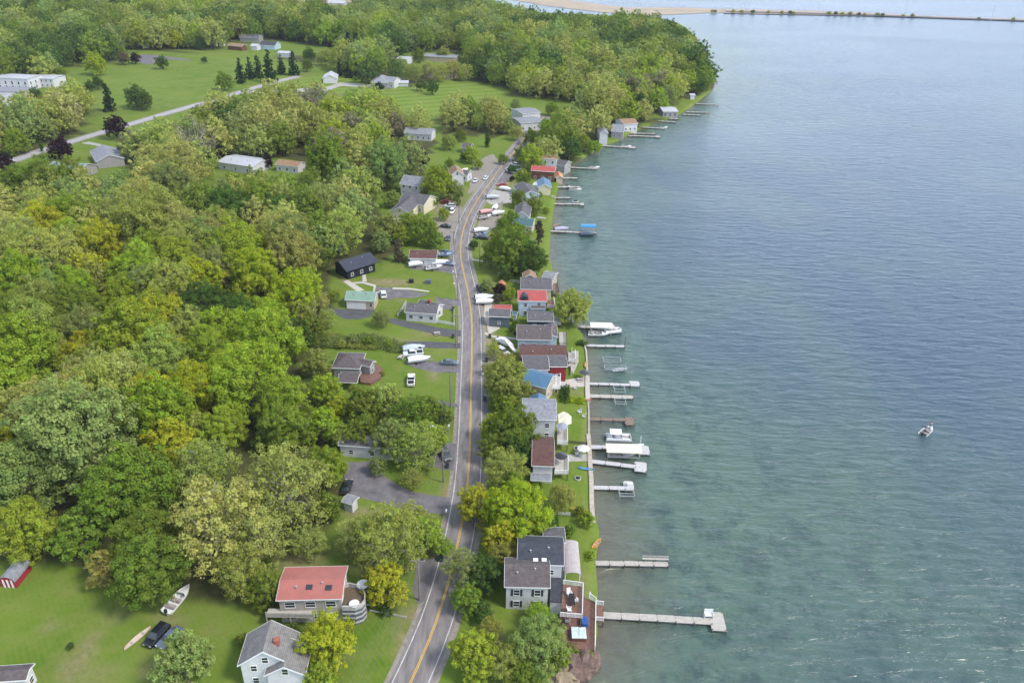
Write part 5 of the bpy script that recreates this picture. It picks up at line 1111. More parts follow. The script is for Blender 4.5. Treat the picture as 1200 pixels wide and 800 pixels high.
# ------------------------------------------------------------------ trees
def leafquads(C, Nn, size, rng):
    n = len(C); t = rng.normal(size=(n,3)); u = np.cross(Nn, t); u /= np.linalg.norm(u, axis=1, keepdims=True)+1e-9; v = np.cross(Nn, u)
    s = size*rng.uniform(.6, 1.35, n)[:,None]; a = rng.uniform(.55, .8, n)[:,None]
    return np.stack([C-u*s, C-v*s*a+Nn*s*.15, C+u*s, C+v*s*a+Nn*s*.15], 1)
def crown_mesh(name, seed, kind='round', npuff=95, per=56, leaf=.042, loose=.5, squash=.85):
    rng = np.random.default_rng(seed)
    if kind == 'round':
        lob = []
        for zc, nl, rb in ((-.48, 6, .58), (-.08, 7, .66), (.34, 5, .46)):
            a0 = rng.uniform(0, 6)
            for k in range(nl):
                a = a0+2*PI*k/nl+rng.uniform(-.35,.35); zz = zc+rng.uniform(-.14,.14); rr = rb*rng.uniform(.8,1.15)
                lob.append((rr*math.cos(a), rr*math.sin(a), zz*squash, rng.uniform(.26,.41)))
        lob += [(rng.uniform(-.15,.15), rng.uniform(-.15,.15), .62*squash, .36), (0,0,-.05,.60)]
        lob = np.array(lob); w = lob[:,3]**2; w /= w.sum()
    elif kind == 'cone':
        lob = []
        for k in range(26):
            t = (k+.5)/26; r = .60*(1-t)**.6; lob.append((rng.uniform(-.1,.1)*r, rng.uniform(-.1,.1)*r, -1+2.15*t, max(r,.05)))
        lob = np.array(lob); w = lob[:,3]**1.3; w /= w.sum()
    elif kind == 'column':
        lob = np.array([(rng.uniform(-.12,.12), rng.uniform(-.12,.12), -.8+1.9*k/8, .38-.22*abs(k/8-.35)) for k in range(9)]); w = lob[:,3]**2; w /= w.sum()
    elif kind == 'willow':
        lob = np.array([(.5*math.cos(a), .5*math.sin(a), rng.uniform(.1,.35), .40) for a in np.arange(7)*2*PI/7]+[(0,0,.5,.45)]); w = np.ones(8)/8
    pi = rng.choice(len(lob), npuff, p=w); d = rng.normal(size=(npuff,3)); d[:,2] += .35; d /= np.linalg.norm(d, axis=1, keepdims=True)
    if kind == 'cone': d[:,2] *= .3
    L = lob[pi]; out = L[:,:3].copy(); cc = out.copy(); nn = out+d*L[:,3:4]; outw = nn*np.array([1,1,1.1])
    pc = cc+d*L[:,3:4]*rng.uniform(.72,1.02,(npuff,1)); pr = rng.uniform(.065,.125,npuff)*(1 if kind != 'cone' else .8)
    tint = rng.uniform(0,1,npuff)
    PC = np.repeat(pc, per, 0); PR = np.repeat(pr, per)[:,None]; n = len(PC)
    dd = rng.normal(size=(n,3)); dd[:,2] += .25; dd /= np.linalg.norm(dd, axis=1, keepdims=True)
    if kind == 'willow':
        C = PC+dd*PR*.9; C[:,2] -= rng.uniform(0,1,n)**1.2*.9*(.5+.5*np.repeat(rng.uniform(0,1,npuff), per)); Nn = dd*np.array([1,1,.15])
    else:
        C = PC+dd*PR*rng.uniform(.35,1.25,(n,1))*np.array([1,1,.8]); o_ = C/np.linalg.norm(C,axis=1,keepdims=True)
        Nn = dd+.35*o_+np.array([0,0,.5])+rng.normal(size=(n,3))*loose
    Nn /= np.linalg.norm(Nn, axis=1, keepdims=True)+1e-9
    tl = np.clip(np.repeat(tint, per)+rng.normal(size=n)*.15, 0, 1)
    # a few loose leaves through the inside so that no hole looks straight through
    m = n//7; Ci = lob[rng.choice(len(lob), m, p=w)]; di = rng.normal(size=(m,3)); di /= np.linalg.norm(di,axis=1,keepdims=True); Ci = Ci[:,:3]+di*Ci[:,3:4]*rng.uniform(.1,.75,(m,1)); 
    C = np.concatenate([C, Ci]); Nn = np.concatenate([Nn, di]); tl = np.concatenate([tl, rng.uniform(0,1,m)])
    sz = np.full(len(C), leaf); sz[n:] *= 1.5
    Q = leafquads(C, Nn, 1.0, rng); Q = C[:,None,:]+(Q-C[:,None,:])*sz[:,None,None]
    return Q, tl, lob
def quads_to_mesh(name, Q, tl, m, attr='tint', cols=None):
    n = len(Q); me = bpy.data.meshes.new(name); me.vertices.add(4*n); me.vertices.foreach_set('co', Q.reshape(-1).astype(np.float32))
    me.loops.add(4*n); me.loops.foreach_set('vertex_index', np.arange(4*n, dtype=np.int32)); me.polygons.add(n); me.polygons.foreach_set('loop_start', np.arange(0, 4*n, 4, dtype=np.int32))
    try: me.polygons.foreach_set('loop_total', np.full(n, 4, dtype=np.int32))
    except Exception: pass
    if cols is None:
        a = me.attributes.new(attr, 'FLOAT', 'FACE'); a.data.foreach_set('value', tl.astype(np.float32))
    else:
        a = me.attributes.new(attr, 'FLOAT_COLOR', 'FACE'); a.data.foreach_set('color', np.concatenate([cols, np.ones((n,1))], 1).reshape(-1).astype(np.float32))
    me.update(calc_edges=True); me.materials.append(m); return me
def trunk_mesh(name, lob, seed, m, hc=1.15, r0=.055, kind='round'):
    rng = random.Random(seed); mb = MB()
    if kind in ('cone', 'column'):
        mb.tube((0,0,-hc-.08), (0,0,.75), r0*.8, .01, 7)
    else:
        fork = Vector((rng.uniform(-.05,.05), rng.uniform(-.05,.05), -.42)); mb.tube((0,0,-hc-.55), fork, r0*1.15, r0*.85, 8)
        for l in lob:
            e = Vector(l[:3]); mid = fork.lerp(e, .5)+Vector((rng.uniform(-.06,.06), rng.uniform(-.06,.06), .06)); mb.tube(fork-Vector((0,0,.02)), mid, r0*.55, r0*.38, 6); mb.tube(mid, e, r0*.38, r0*.16, 5)
            for _ in range(3):
                d = Vector((rng.uniform(-1,1), rng.uniform(-1,1), rng.uniform(-.1,1))).normalized()*l[3]*.95; mb.tube(e.lerp(mid, rng.uniform(0,.5)), e+d, r0*.16, r0*.05, 4)
    me = mb.mesh(name, m); return me
TV = {}
def variant(fam, k):
    key = (fam, k)
    if key in TV: return TV[key]
    s = 100+hash(fam) % 1 + k*17+{'big':0,'mid':3,'airy':5,'cone':7,'column':9,'willow':11,'bush':13,'bare':15}[fam]*31
    par = {'big': dict(npuff=330, per=74, leaf=.0225, loose=.42, squash=.95), 'mid': dict(npuff=190, per=50, leaf=.032, loose=.42, squash=.95), 'airy': dict(npuff=250, per=40, leaf=.0235, loose=.6, squash=.95), 'cone': dict(kind='cone', npuff=110, per=34, leaf=.04, loose=.5),
        'column': dict(kind='column', npuff=90, per=40, leaf=.045), 'willow': dict(kind='willow', npuff=90, per=80, leaf=.03), 'bush': dict(npuff=80, per=44, leaf=.055, loose=.4, squash=.8), 'bare': dict(npuff=70, per=16, leaf=.03, loose=1.0)}[fam]
    Q, tl, lob = crown_mesh('crown', s, **par); cm = quads_to_mesh('crown', Q, tl, LEAF); tm = trunk_mesh('trunk', lob, s, BARKP if fam in ('airy','bare') else BARK, kind=par.get('kind','round'), r0=.05 if fam != 'airy' else .042)
    TV[key] = (cm, tm); return TV[key]
COLS = {'pale': (.300,.325,.090), 'olive': (.265,.300,.070), 'green': (.152,.205,.032), 'yellow': (.310,.395,.028), 'dark': (.075,.125,.028), 'grey': (.205,.260,.080), 'bronze': (.260,.245,.060),
        'purple': (.026,.010,.016), 'conifer': (.026,.052,.024), 'lime': (.230,.300,.034), 'brownish': (.11,.09,.06), 'bare': (.21,.19,.12)}
CW_ = {'pale': 'pale straw-green', 'olive': 'olive green', 'green': 'mid green', 'yellow': 'bright yellow-green', 'dark': 'dark green', 'grey': 'soft grey-green', 'bronze': 'bronze-tinged', 'purple': 'dark purple', 'conifer': 'dark blue-green', 'lime': 'fresh lime green', 'brownish': 'dull brown', 'bare': 'barely leafed greyish'}
TREES = []   # dict(x,y,R,col,fam,lab)
def jcol(c, rng, k=.12):
    c = np.array(COLS[c])*1.20; c = c*(1+rng.uniform(-k,k)); return tuple(np.clip(c*(1+rng.uniform(-.07,.07,3)), .004, .4))
def tr(cx, cy, rp, col, fam='big', label=None, low=.98, zs=1.0):
    """crown centre and radius in photograph pixels"""
    z = 3.0; R = 6.0
    for _ in range(25):
        p = P0(cx, cy, z+low*R*zs); z = float(gz(p.x, p.y)); R = rp*proj(p.x, p.y, z+low*R*zs)[2]/FPX
    TREES.append(dict(x=p.x, y=p.y, R=R, col=jcol(col, RNG), cn=col, fam=fam, lab=label, low=low, zs=zs, man=True))
# hand-placed trees: near wood edge
tr(250,612,64,'pale','airy','tall pale airy tree with pale forked trunk above the leaf-filled boat'); tr(332,568,58,'pale','airy','broad pale airy tree between the red roof and the asphalt yard'); tr(283,668,36,'olive','airy','olive tree leaning over the lawn edge west of the red roof')
tr(82,505,76,'grey','big','very large grey-green tree above the red shed'); tr(18,560,58,'grey','big','grey-green tree at the left frame above the red shed'); tr(150,566,58,'green','big','large mid green tree between shed and pale airy tree')
tr(28,618,42,'lime','big','lime green tree directly behind the red shed'); tr(92,625,36,'green','mid','green tree at the lawn edge right of the red shed'); tr(170,630,44,'green','big','green tree at the lawn edge with dark shade below'); tr(126,664,27,'bronze','mid','yellow-brown bush bulging onto the lawn')
tr(314,690,27,'green','mid','green tree touching the west end of the red roof'); tr(215,773,40,'grey','mid','bluish green spreading shrub at the bottom by the dark cars'); tr(284,748,10,'green','bush','small green bush against the white farmhouse'); tr(82,756,5,'dark','bush','tiny dark green bush alone on the lawn')
tr(383,748,38,'yellow','mid','bright yellow-green birch in front of the red-roofed house', 1.1); tr(378,790,24,'lime','mid','lime green tree at the bottom edge beside the farmhouse')
tr(455,632,50,'olive','airy','wide olive airy tree over bare brown soil'); tr(497,628,28,'lime','mid','lime green tree on the grass between soil and road'); tr(420,625,30,'pale','airy','pale airy tree north of the red roof'); tr(452,684,32,'yellow','mid','yellow-green tree over the driveway east of the stone patio'); tr(478,606,24,'olive','airy','small olive tree just below the asphalt yard')
tr(541,660,24,'grey','airy','thin grey-green tree hanging over the road centre', 1.5); tr(567,672,27,'dark','mid','dense dark green tree on the road bend west of the shuttered house'); tr(548,700,22,'green','mid','dark tree at the road edge below the bend'); tr(590,650,22,'bronze','airy','bronze-tinged airy tree by the dark north roof')
tr(556,762,34,'lime','mid','yellow-green tree at the bottom road corner'); tr(590,775,28,'olive','airy','olive tree at the bottom between road and lake house'); tr(632,752,38,'grey','big','soft green tree in front of the shuttered windows'); tr(640,705,0.1,'green') if False else None
tr(603,596,42,'yellow','big','brilliant yellow-green tree over the road and cottage lawn'); tr(558,590,27,'yellow','mid','yellow-green tree covering the road edge'); tr(628,618,26,'lime','mid','lime green tree north of the dark shuttered-house roof'); tr(586,630,26,'yellow','mid','yellow-green tree between road and dark roof')
tr(592,548,30,'olive','airy','olive tree between the dense greens and the brilliant yellow-green one'); tr(605,503,34,'green','big','dense green tree beside the tall white lake house'); tr(578,500,20,'lime','mid','lime green tree at the asphalt layby'); tr(612,525,24,'dark','mid','dark green tree behind the brown-roofed cottage'); tr(578,525,20,'green','mid','green tree at the road edge by the layby')
tr(660,582,20,'pale','willow','weeping pale willow on the lakeside lawn', 1.0); tr(688,607,12,'lime','bush','rounded lime green bush at the seawall end'); tr(595,444,31,'olive','big','olive green tree between the road and the blue roof'); tr(592,425,16,'bronze','airy','thin bronze tree over the stored boats south of the slide')
tr(671,358,24,'olive','big','solitary olive green tree at the shore hiding the canopied dock'); tr(601,290,32,'green','big','largest dense green tree beside the road below the teal roof'); tr(622,302,24,'dark','big','dark green tree by the water next to the largest dense tree'); tr(578,296,19,'green','mid','green tree on the lawn west of the largest dense tree'); tr(632,272,13,'brownish','column','dull brown columnar evergreen at the shore',1.2)
tr(570,334,10,'grey','bush','soft green shrub by the roadside near the orange hut'); tr(586,338,9,'purple','bush','dark purple shrub below the orange hut'); tr(584,349,8,'brownish','bush','brown-red rounded shrub by the dark garage'); tr(598,343,9,'lime','bush','lime shrub west of the scarlet-roofed house'); tr(592,322,10,'dark','bush','dark green hedge bush behind the orange hut')
tr(555,286,7,'dark','bush','round dark green hedge bush at the bend'); tr(607,390,5,'purple','bush','small dark red bush in front of the pale blue house'); tr(626,240,13,'green','mid','green tree hugging the steep slate gable'); tr(608,232,12,'green','mid','green tree behind the steep slate gable'); tr(600,256,12,'green','mid','green tree at the west end of the teal roof')
tr(597,222,0.1,'green') if False else None
tr(600,209,4,'purple','bush','small purple bush by the parking bay'); tr(622,184,17,'lime','mid','lime tree at the head of the road'); tr(610,180,11,'green','mid','green tree beside the road head'); tr(612,203,8,'lime','bush','lime shrub by the grey-gabled house')
tr(668,172,15,'dark','mid','dark green tree on the green point'); tr(660,160,13,'green','mid','green tree rising behind the white tower house'); tr(683,166,11,'lime','mid','lime tree on the green point bank'); tr(697,172,9,'lime','mid','light green tree at the dock of the white gabled shore house')
tr(512,213,22,'lime','big','tall lime green tree beside the yellow gabled house'); tr(532,222,13,'grey','mid','grey-green tree by the gravel lot'); tr(537,233,8,'green','column','slim green tree in front of the gravel lot cars'); tr(492,186,13,'purple','mid','dark purple tree behind the white two-storey house'); tr(467,190,13,'green','mid','green tree left of the dark purple tree'); tr(458,196,11,'brownish','column','dull brown column tree beside the green one')
tr(553,181,11,'lime','mid','round lime tree with dark side near the cottages'); tr(545,183,7,'dark','mid','dark half of the tree pair near the cottages'); tr(571,165,8,'dark','column','dark evergreen on the lawn above the road bend'); tr(497,268,20,'green','mid','green tree just north of the boat garage'); tr(478,262,18,'green','mid','green tree below the orange-roofed shed'); tr(467,294,14,'brownish','cone','tall brown-green conifer beside the boat garage'); tr(455,265,20,'olive','mid','olive tree under the yellow gabled house')
tr(447,372,13,'grey','airy','light airy tree on the slope below the green-roofed garage'); tr(522,487,11,'green','bush','round clipped green shrub beside the road'); tr(504,478,18,'green','mid','green tree left of the round clipped shrub')
tr(424,474,28,'green','mid','green tree south of the brown hipped bungalow'); tr(450,468,27,'olive','mid','olive tree over the narrow concrete drive'); tr(483,485,29,'green','mid','green tree over the low white house east end'); tr(423,503,24,'green','mid','green tree over the low white house west end'); tr(487,520,34,'olive','airy','airy olive tree with white trunk by the asphalt yard'); tr(460,512,27,'grey','mid','grey-green tree between the low white house trees'); tr(507,512,19,'lime','mid','lime tree near the asphalt turnout')
tr(398,478,19,'yellow','mid','golden yellow-green tree south-west of the bungalow'); tr(380,455,24,'lime','mid','lime green tree west of the brown hipped bungalow'); tr(345,342,34,'yellow','big','brilliant yellow-green tree at the wood edge by the black barn'); tr(295,318,36,'yellow','big','high yellow-green tree rising above the wood'); tr(238,360,38,'dark','big','large dark green tree in the middle of the wood'); tr(278,372,34,'dark','big','dark green tree below the yellow-green crowns')
tr(345,392,24,'dark','mid','dark shaded tree at the edge above the clearing'); tr(288,440,52,'lime','big','very broad lime green tree in front of the dark trees'); tr(225,455,40,'yellow','big','yellow-green tree left of the very broad lime tree'); tr(330,470,38,'lime','big','lime green tree right of the very broad lime tree')
tr(100,382,26,'pale','airy','pale tree with visible dark trunks amid the wood'); tr(145,345,20,'yellow','mid','small vivid yellow tree amid pale ones')
tr(378,497,24,'lime','mid','lime green tree at the wood edge west of the low white house'); tr(380,545,28,'lime','big','lime green tree at the west edge of the asphalt yard'); tr(384,592,20,'green','mid','green tree at the south-west corner of the asphalt yard'); tr(300,622,44,'pale','airy','low pale airy tree behind the red roof'); tr(236,548,44,'olive','airy','olive airy crown above the forked pale tree'); tr(362,634,24,'pale','airy','small pale airy tree above the red roof ridge'); tr(330,500,34,'green','big','green crown between pale and lime trees above the yard'); tr(200,520,36,'yellow','mid','golden green crown behind the olive airy one')
for x, y, r, c, f_, lb in ((604,318,7,'dark','bush','dark bush beside the sloping timber fence'),(596,356,5,'lime','bush','small lime bush behind the low red-roofed shed'),(568,345,5,'green','bush','small green bush by the two roadside boats'),(605,378,6,'green','bush','green bush between dark garage and navy cottage'),(600,385,5,'dark','bush','low dark bush south of the dark garage'),
    (578,410,12,'olive','airy','small olive tree on the verge north of the slide'),(572,432,9,'bronze','airy','low bronze tree at the gravel bay'),(596,474,14,'lime','mid','lime tree by the white picket fence'),(617,482,12,'green','mid','green tree against the west wall of the tall white lake house'),(612,452,8,'olive','mid','little olive tree at the west end of the blue roof'),
    (645,612,13,'dark','bush','dark bush under the lime tree by the lawn end'),(600,570,22,'lime','mid','lime green tree south-west of the brown-roofed cottage'),(668,620,9,'green','bush','green bush on the lawn above the pavilion'),(678,598,8,'green','bush','green bush at the seawall beside the lime one'),(565,715,15,'dark','mid','small dark tree below the road bend'),(575,735,16,'bronze','airy','thin bronze tree west of the shuttered windows'),(655,770,16,'lime','mid','lime tree south of the hot tub'),(612,792,24,'green','mid','green tree at the bottom edge below the soft green tree'),
    (604,268,9,'lime','mid','lime tree touching the teal roof front'),(590,262,10,'green','mid','green tree behind the stored boats'),(582,278,10,'green','mid','round green tree south of the stored boats'),(617,262,6,'dark','bush','dark bush by the teal roof east end'),(632,228,5,'green','bush','clipped green bush below the blue-roofed boathouse'),(616,208,7,'green','mid','small green tree west of the grey gables'),(640,246,5,'lime','bush','little lime bush on the bank east of the steep gable'),
    (600,198,6,'dark','bush','dark bush between parking bay and timber house'),(590,186,7,'green','mid','small green tree inside the road head'),(647,178,8,'green','mid','green tree above the tan-roofed tower house'),(634,170,13,'olive','mid','olive tree where the road disappears'),(622,160,11,'green','mid','green tree north of the road head'),(606,155,10,'olive','airy','airy olive tree at the lakeside road lawn'),(594,146,11,'grey','mid','grey-green tree left of the grey flat-roofed building'),
    (640,148,11,'lime','mid','lime tree beside the grey flat-roofed building'),(655,142,12,'yellow','mid','yellow-green tree east of the grey flat-roofed building'),(604,122,8,'grey','airy','thin tree behind the grey flat-roofed building'),(646,127,9,'green','mid','green tree behind the east wall of the flat-roofed building'),
    (520,250,9,'lime','mid','small lime tree in front of the dark red car'),(506,233,10,'green','mid','green tree over the parked silver car'),(500,225,9,'olive','mid','olive tree right of the white two-storey house'),(460,232,12,'olive','mid','olive tree left of the yellow gabled house'),(472,275,13,'lime','mid','lime tree below the olive one by the yellow gabled house'),(510,280,12,'green','mid','green tree beside the gravel lot south end'),(446,282,14,'grey','mid','grey-green tree behind the brown-green conifer'),(480,236,0,'x','x','x'),
    (527,192,8,'green','mid','green tree behind the tall narrow white house'),(520,200,9,'grey','mid','grey-green tree left of the tall narrow white house'),(561,192,7,'lime','bush','lime bush by the white cottage'),(540,158,8,'green','mid','green tree along the lawn west of the dark evergreen'),(526,166,10,'olive','mid','olive tree behind the grey cottage'),
    (392,345,9,'lime','airy','small lime tree left of the green-roofed garage'),(383,372,13,'olive','airy','thin olive tree by the lone bare pole'),(365,385,20,'green','mid','green tree at the corner of the clearing'),(372,425,20,'olive','mid','olive tree behind the bungalow at the wood edge'),(412,396,8,'grey','bush','grey-green brush clump north of the bungalow'),(432,398,8,'green','bush','green brush clump above the bungalow roof'),(400,402,7,'olive','bush','olive brush clump by the fallen branches'),(455,402,7,'lime','bush','lime brush clump at the east end of the fallen branches'),(448,437,4,'bronze','bush','small bronze bush beside the red deck'),
    (436,700,10,'green','bush','green bush in front of the white car by the pull-off'),(452,714,9,'dark','bush','dark low bush along the stone edging'),(410,730,8,'dark','bush','dark bush at the foot of the raised patio'),(344,735,8,'green','bush','green bush between farmhouse and red-roofed house'),(505,610,10,'olive','airy','small olive tree by the yard mouth'),(466,655,24,'olive','airy','olive tree over the driveway soil'),
    (484,84,12,'olive','airy','tall thin olive tree at the west end of the long pale building'),(500,80,11,'pale','airy','tall thin pale tree before the long pale building'),(515,84,12,'olive','airy','tall thin olive tree before the middle of the long pale building'),(530,80,12,'pale','airy','tall thin pale tree at the east end of the long pale building'),(545,84,11,'olive','airy','tall thin olive tree past the long pale building'),(470,76,10,'olive','airy','airy olive tree by the small white flat building'),(490,64,9,'green','mid','green tree before the tan-walled building'),(520,62,9,'olive','mid','olive tree before the tan-walled building'),
    (70,86,9,'green','mid','green tree hugging the east end of the institution'),(40,110,9,'dark','mid','dark tree in front of the institution court'),(50,122,12,'bronze','mid','bronze round tree south of the institution'),(75,118,12,'bronze','mid','bronze tree next to the institution lawn'),(22,116,9,'green','mid','green tree at the paved court')):
    if lb != 'x': tr(x, y, r, c, f_, lb)
tr(372,300,20,'green','mid','green tree just left of the black barn'); tr(360,328,19,'lime','mid','lime green tree at the wood edge below the black barn'); tr(374,352,14,'pale','airy','pale airy tree left of the green-roofed garage'); tr(352,365,20,'olive','mid','olive tree behind the lone bare pole')
tr(404,512,17,'olive','mid','olive tree at the west gable of the low white house'); tr(520,640,14,'lime','airy','thin lime tree on the verge opposite the brilliant one'); tr(585,470,15,'green','mid','green tree filling the gap by the layby')
tr(262,498,32,'lime','big','lime crown filling the gap between golden green and pale trees'); tr(232,500,24,'olive','mid','olive crown in the middle of the near wood')
tr(630,718,19,'lime','airy','thin fresh tree right against the front wall of the shuttered house'); tr(482,560,15,'olive','airy','thin olive tree on the grass inside the yard drive'); tr(442,545,13,'grey','mid','grey-green tree between the low white house and the yard')
# purple and special trees in the distance
for x, y, r, c, f_, lb in ((70,173,16,'purple','mid','spreading dark purple tree beside the straight road'),(134,148,15,'purple','mid','dark purple tree standing over the straight road'),(6,192,13,'purple','mid','dark purple tree at the left frame'),(48,172,6,'dark','column','slim dark evergreen left of the spreading purple tree'),(313,190,8,'purple','mid','small purple tree between the two white houses'),(33,38,6,'purple','mid','dark purple tree deep in the far wood'),(143,33,10,'purple','mid','dark copper tree by the far white roofs'),(152,32,9,'purple','mid','second dark copper tree by the far white roofs'),(293,37,7,'purple','mid','dark copper tree above the blue far house'),
    (126,115,15,'conifer','cone','tall blue-green conifer on the lawn beside the straight road'),(158,112,15,'dark','mid','wide dark green tree right of the tall conifer'),(168,117,12,'dark','mid','dark tree at the right end of the lawn group'),(112,74,14,'yellow','mid','bright yellow-green round tree by the white institution lawn'),(114,97,8,'dark','mid','dark bush tree below the bright round tree'),(104,100,7,'dark','mid','small dark tree left of the bright round tree base'),
    (145,68,8,'brownish','mid','dull dark tree by the pale parking lot'),(158,68,7,'purple','mid','purple-brown tree by the pale parking lot'),(189,72,9,'dark','bush','dense dark clipped grove beside the pale parking lot'),(207,46,11,'yellow','mid','yellow-green tree standing on the far lawn'),(220,48,9,'green','mid','green tree next to the yellow one on the far lawn'),(236,50,8,'dark','mid','round dark tree on the far lawn'),(262,94,12,'green','mid','lone round green tree in the big field'),(239,70,4,'dark','mid','tiny lone tree on the far lawn'),
    (25,140,18,'green','mid','green tree over the institution lawn'),(60,132,14,'lime','mid','lime green tree of the lawn pair, left one'),(80,132,14,'lime','mid','lime green tree of the lawn pair, right one'),(30,140,14,'yellow','mid','yellow-green low tree by the lawn pair'),(18,165,17,'lime','mid','lime tree above the left purple tree'),
    (281,84,13,'conifer','cone','first dark conifer of the row beside the field'),(292,80,12,'conifer','cone','second dark conifer of the row beside the field'),(302,79,12,'conifer','cone','third dark conifer of the row beside the field'),(315,79,17,'conifer','cone','tallest dark conifer of the row beside the field'),(329,76,11,'conifer','cone','fifth thinner conifer of the row beside the field'),(343,75,13,'conifer','cone','last conifer of the row near the drive'),
    (408,54,11,'conifer','column','left one of two dark spires behind the evergreens'),(418,54,12,'conifer','column','right one of two dark spires behind the evergreens'),(363,172,11,'dark','column','dark pointed evergreen above the tan-roofed white house'),(443,102,8,'conifer','bush','conical evergreen beside the lawn house'),(493,99,8,'dark','bush','left dark round evergreen on the mown lawn'),(507,102,9,'dark','bush','right larger dark round evergreen on the mown lawn'),
    (398,80,9,'conifer','cone','dark evergreen at the west end of the hedge row'),(408,82,9,'conifer','cone','dark evergreen second in the hedge row'),(418,83,9,'conifer','cone','dark evergreen third in the hedge row'),(428,83,9,'conifer','cone','dark evergreen fourth in the hedge row'),(438,83,8,'conifer','cone','dark evergreen at the lawn house end of the hedge row'),(416,92,4,'lime','bush','small round lime bush before the hedge row'),(426,92,4,'lime','bush','second small round lime bush before the hedge row'),
    (362,64,9,'dark','mid','round dark green tree by the far drive'),(360,76,8,'green','mid','green tree by the small white barn'),(380,66,11,'olive','mid','olive tree beside the small white barn'),(500,88,0.1,'dark','mid','x'),
    (703,52,11,'conifer','cone','tallest dark pointed conifer in the headland wood'),(716,42,8,'brownish','cone','dull dark conifer right of the tallest headland one'),(725,41,8,'brownish','cone','third dull dark conifer in the headland wood'),(735,41,8,'brownish','cone','last dull dark conifer in the headland wood'),
    (729,112,15,'yellow','mid','bright yellow-green tree above the tan-roofed shore house'),(700,100,13,'yellow','mid','yellow-green tree in the middle of the lakeside wood'),(752,122,15,'dark','mid','dark green tree left of the lake pavilion'),(782,112,14,'grey','airy','soft pale tree above the lake pavilion'),(806,95,14,'lime','mid','lime green crown on the headland'),(819,98,12,'dark','mid','dark green crown at the very tip of the headland'),(800,78,14,'lime','mid','bright crown high on the headland'),
    (678,122,12,'grey','column','tall slim grey tree beside the grey flat-roofed building'),(578,130,10,'dark','mid','dark tree by the lakeside road lawn'),(531,138,9,'dark','mid','dark tree at the lower corner of the mown lawn'),(540,130,10,'olive','airy','thin olive tree at the foot of the mown lawn'),(560,142,10,'olive','airy','thin brownish olive tree above the dark evergreen')):
    if lb == 'x': continue
    tr(x, y, r, c, f_, lb, 1.0 if f_ in ('cone','column') else .98)
NMAN = len(TREES)
# automatic trees that fill the woods
man = np.array([(t['x'], t['y'], t['R']) for t in TREES])
def hueat(x, y, py):
    n1 = mnoise.noise(Vector((x*.016, y*.012, 7))); n2 = RNG.uniform(-1, 1)*.55; v = n1*1.3+n2
    if py > 285:   # near wood: richer greens
        tab = [(-.92,'dark'),(-.52,'green'),(-.22,'grey'),(.18,'lime'),(.52,'olive'),(.78,'yellow'),(9,'pale')]
    elif py > 95: tab = [(-.95,'dark'),(-.6,'green'),(-.3,'grey'),(.15,'pale'),(.5,'olive'),(.58,'bare'),(.85,'lime'),(.95,'yellow'),(9,'pale')]
    else: tab = [(-.5,'dark'),(.05,'green'),(.3,'grey'),(.65,'olive'),(.95,'lime'),(9,'pale')]
    for a, c in tab:
        if v < a: return c
AUTO = []
def overlaps_protect(px, py, r, y):
    for (x0,y0,x1,y1), yy in PROTECT:
        if y < yy+2 and x0-r*.75 < px < x1+r*.75 and y0-r*.75 < py < y1+r*.55: return True
        if y < yy+14 and y > yy-6 and x0-r*.2 < px < x1+r*.2 and y0-r*.2 < py < y1: return True
    return False
yy = 100.0; row = 0
while yy < 2600:
    sp = 11.2 if yy < 330 else (12.0 if yy < 600 else (14.0 if yy < 1000 else 17.5))
    half = yy*.78+60; xs = np.arange(-half, min(half, 330), sp)+(sp/2 if row % 2 else 0)
    for x in xs:
        X = x+RNG.uniform(-.33,.33)*sp; Y = yy+RNG.uniform(-.33,.33)*sp; d = shx(Y)-X
        if d < 4: continue
        R = (1 if yy < 900 else .78)*sp*RNG.uniform(.60,.92)*(1.0 if RNG.uniform() < .85 else 1.18); g = float(gz(X, Y)); hc = R*.98
        cx, cy, zz = proj(X, Y, g+hc); bx, by, _ = proj(X, Y, g); rp = R*FPX/zz
        if cx < -rp-40 or cx > 1240 or cy < -60 or cy > 860: continue
        ok = any(inpoly(np.array([cx]), np.array([cy]), c)[0] for c in CANOPY)
        if not ok: continue
        if any(inpoly(np.array([bx]), np.array([by]), c)[0] or inpoly(np.array([cx]), np.array([cy+rp*.3]), c)[0] for c in CLEAR): continue
        if dist_line(np.array([X]), np.array([Y]), ROAD)[0] < 9 or dist_line(np.array([X]), np.array([Y]), ROAD2)[0] < 7+R*.5: continue
        if overlaps_protect(cx, cy, rp, Y): continue
        dm = np.hypot(man[:,0]-X, man[:,1]-Y)
        if np.any(dm < (man[:,2]*.62+R*.38)): continue
        c = hueat(X, Y, cy); fam = 'airy' if c in ('pale','bare') and RNG.uniform() < .85 else ('airy' if c == 'olive' and RNG.uniform() < .35 else ('big' if rp > 24 else 'mid'))
        if c == 'bare': fam = 'bare'
        AUTO.append(dict(x=X, y=Y, R=R, col=jcol(c, RNG), cn=c, fam=fam, lab=None, low=.98, zs=RNG.uniform(.92,1.15), man=False, rp=rp, cx=cx, cy=cy))
    yy += sp*.88; row += 1
print('auto trees', len(AUTO), 'manual', NMAN)
AUTO.sort(key=lambda t: -t['rp'])
NIND = max(0, 292-sum(1 for t in TREES if t['fam'] not in ('cone','column','willow','bush')))
ind, far = AUTO[:NIND], AUTO[NIND:]
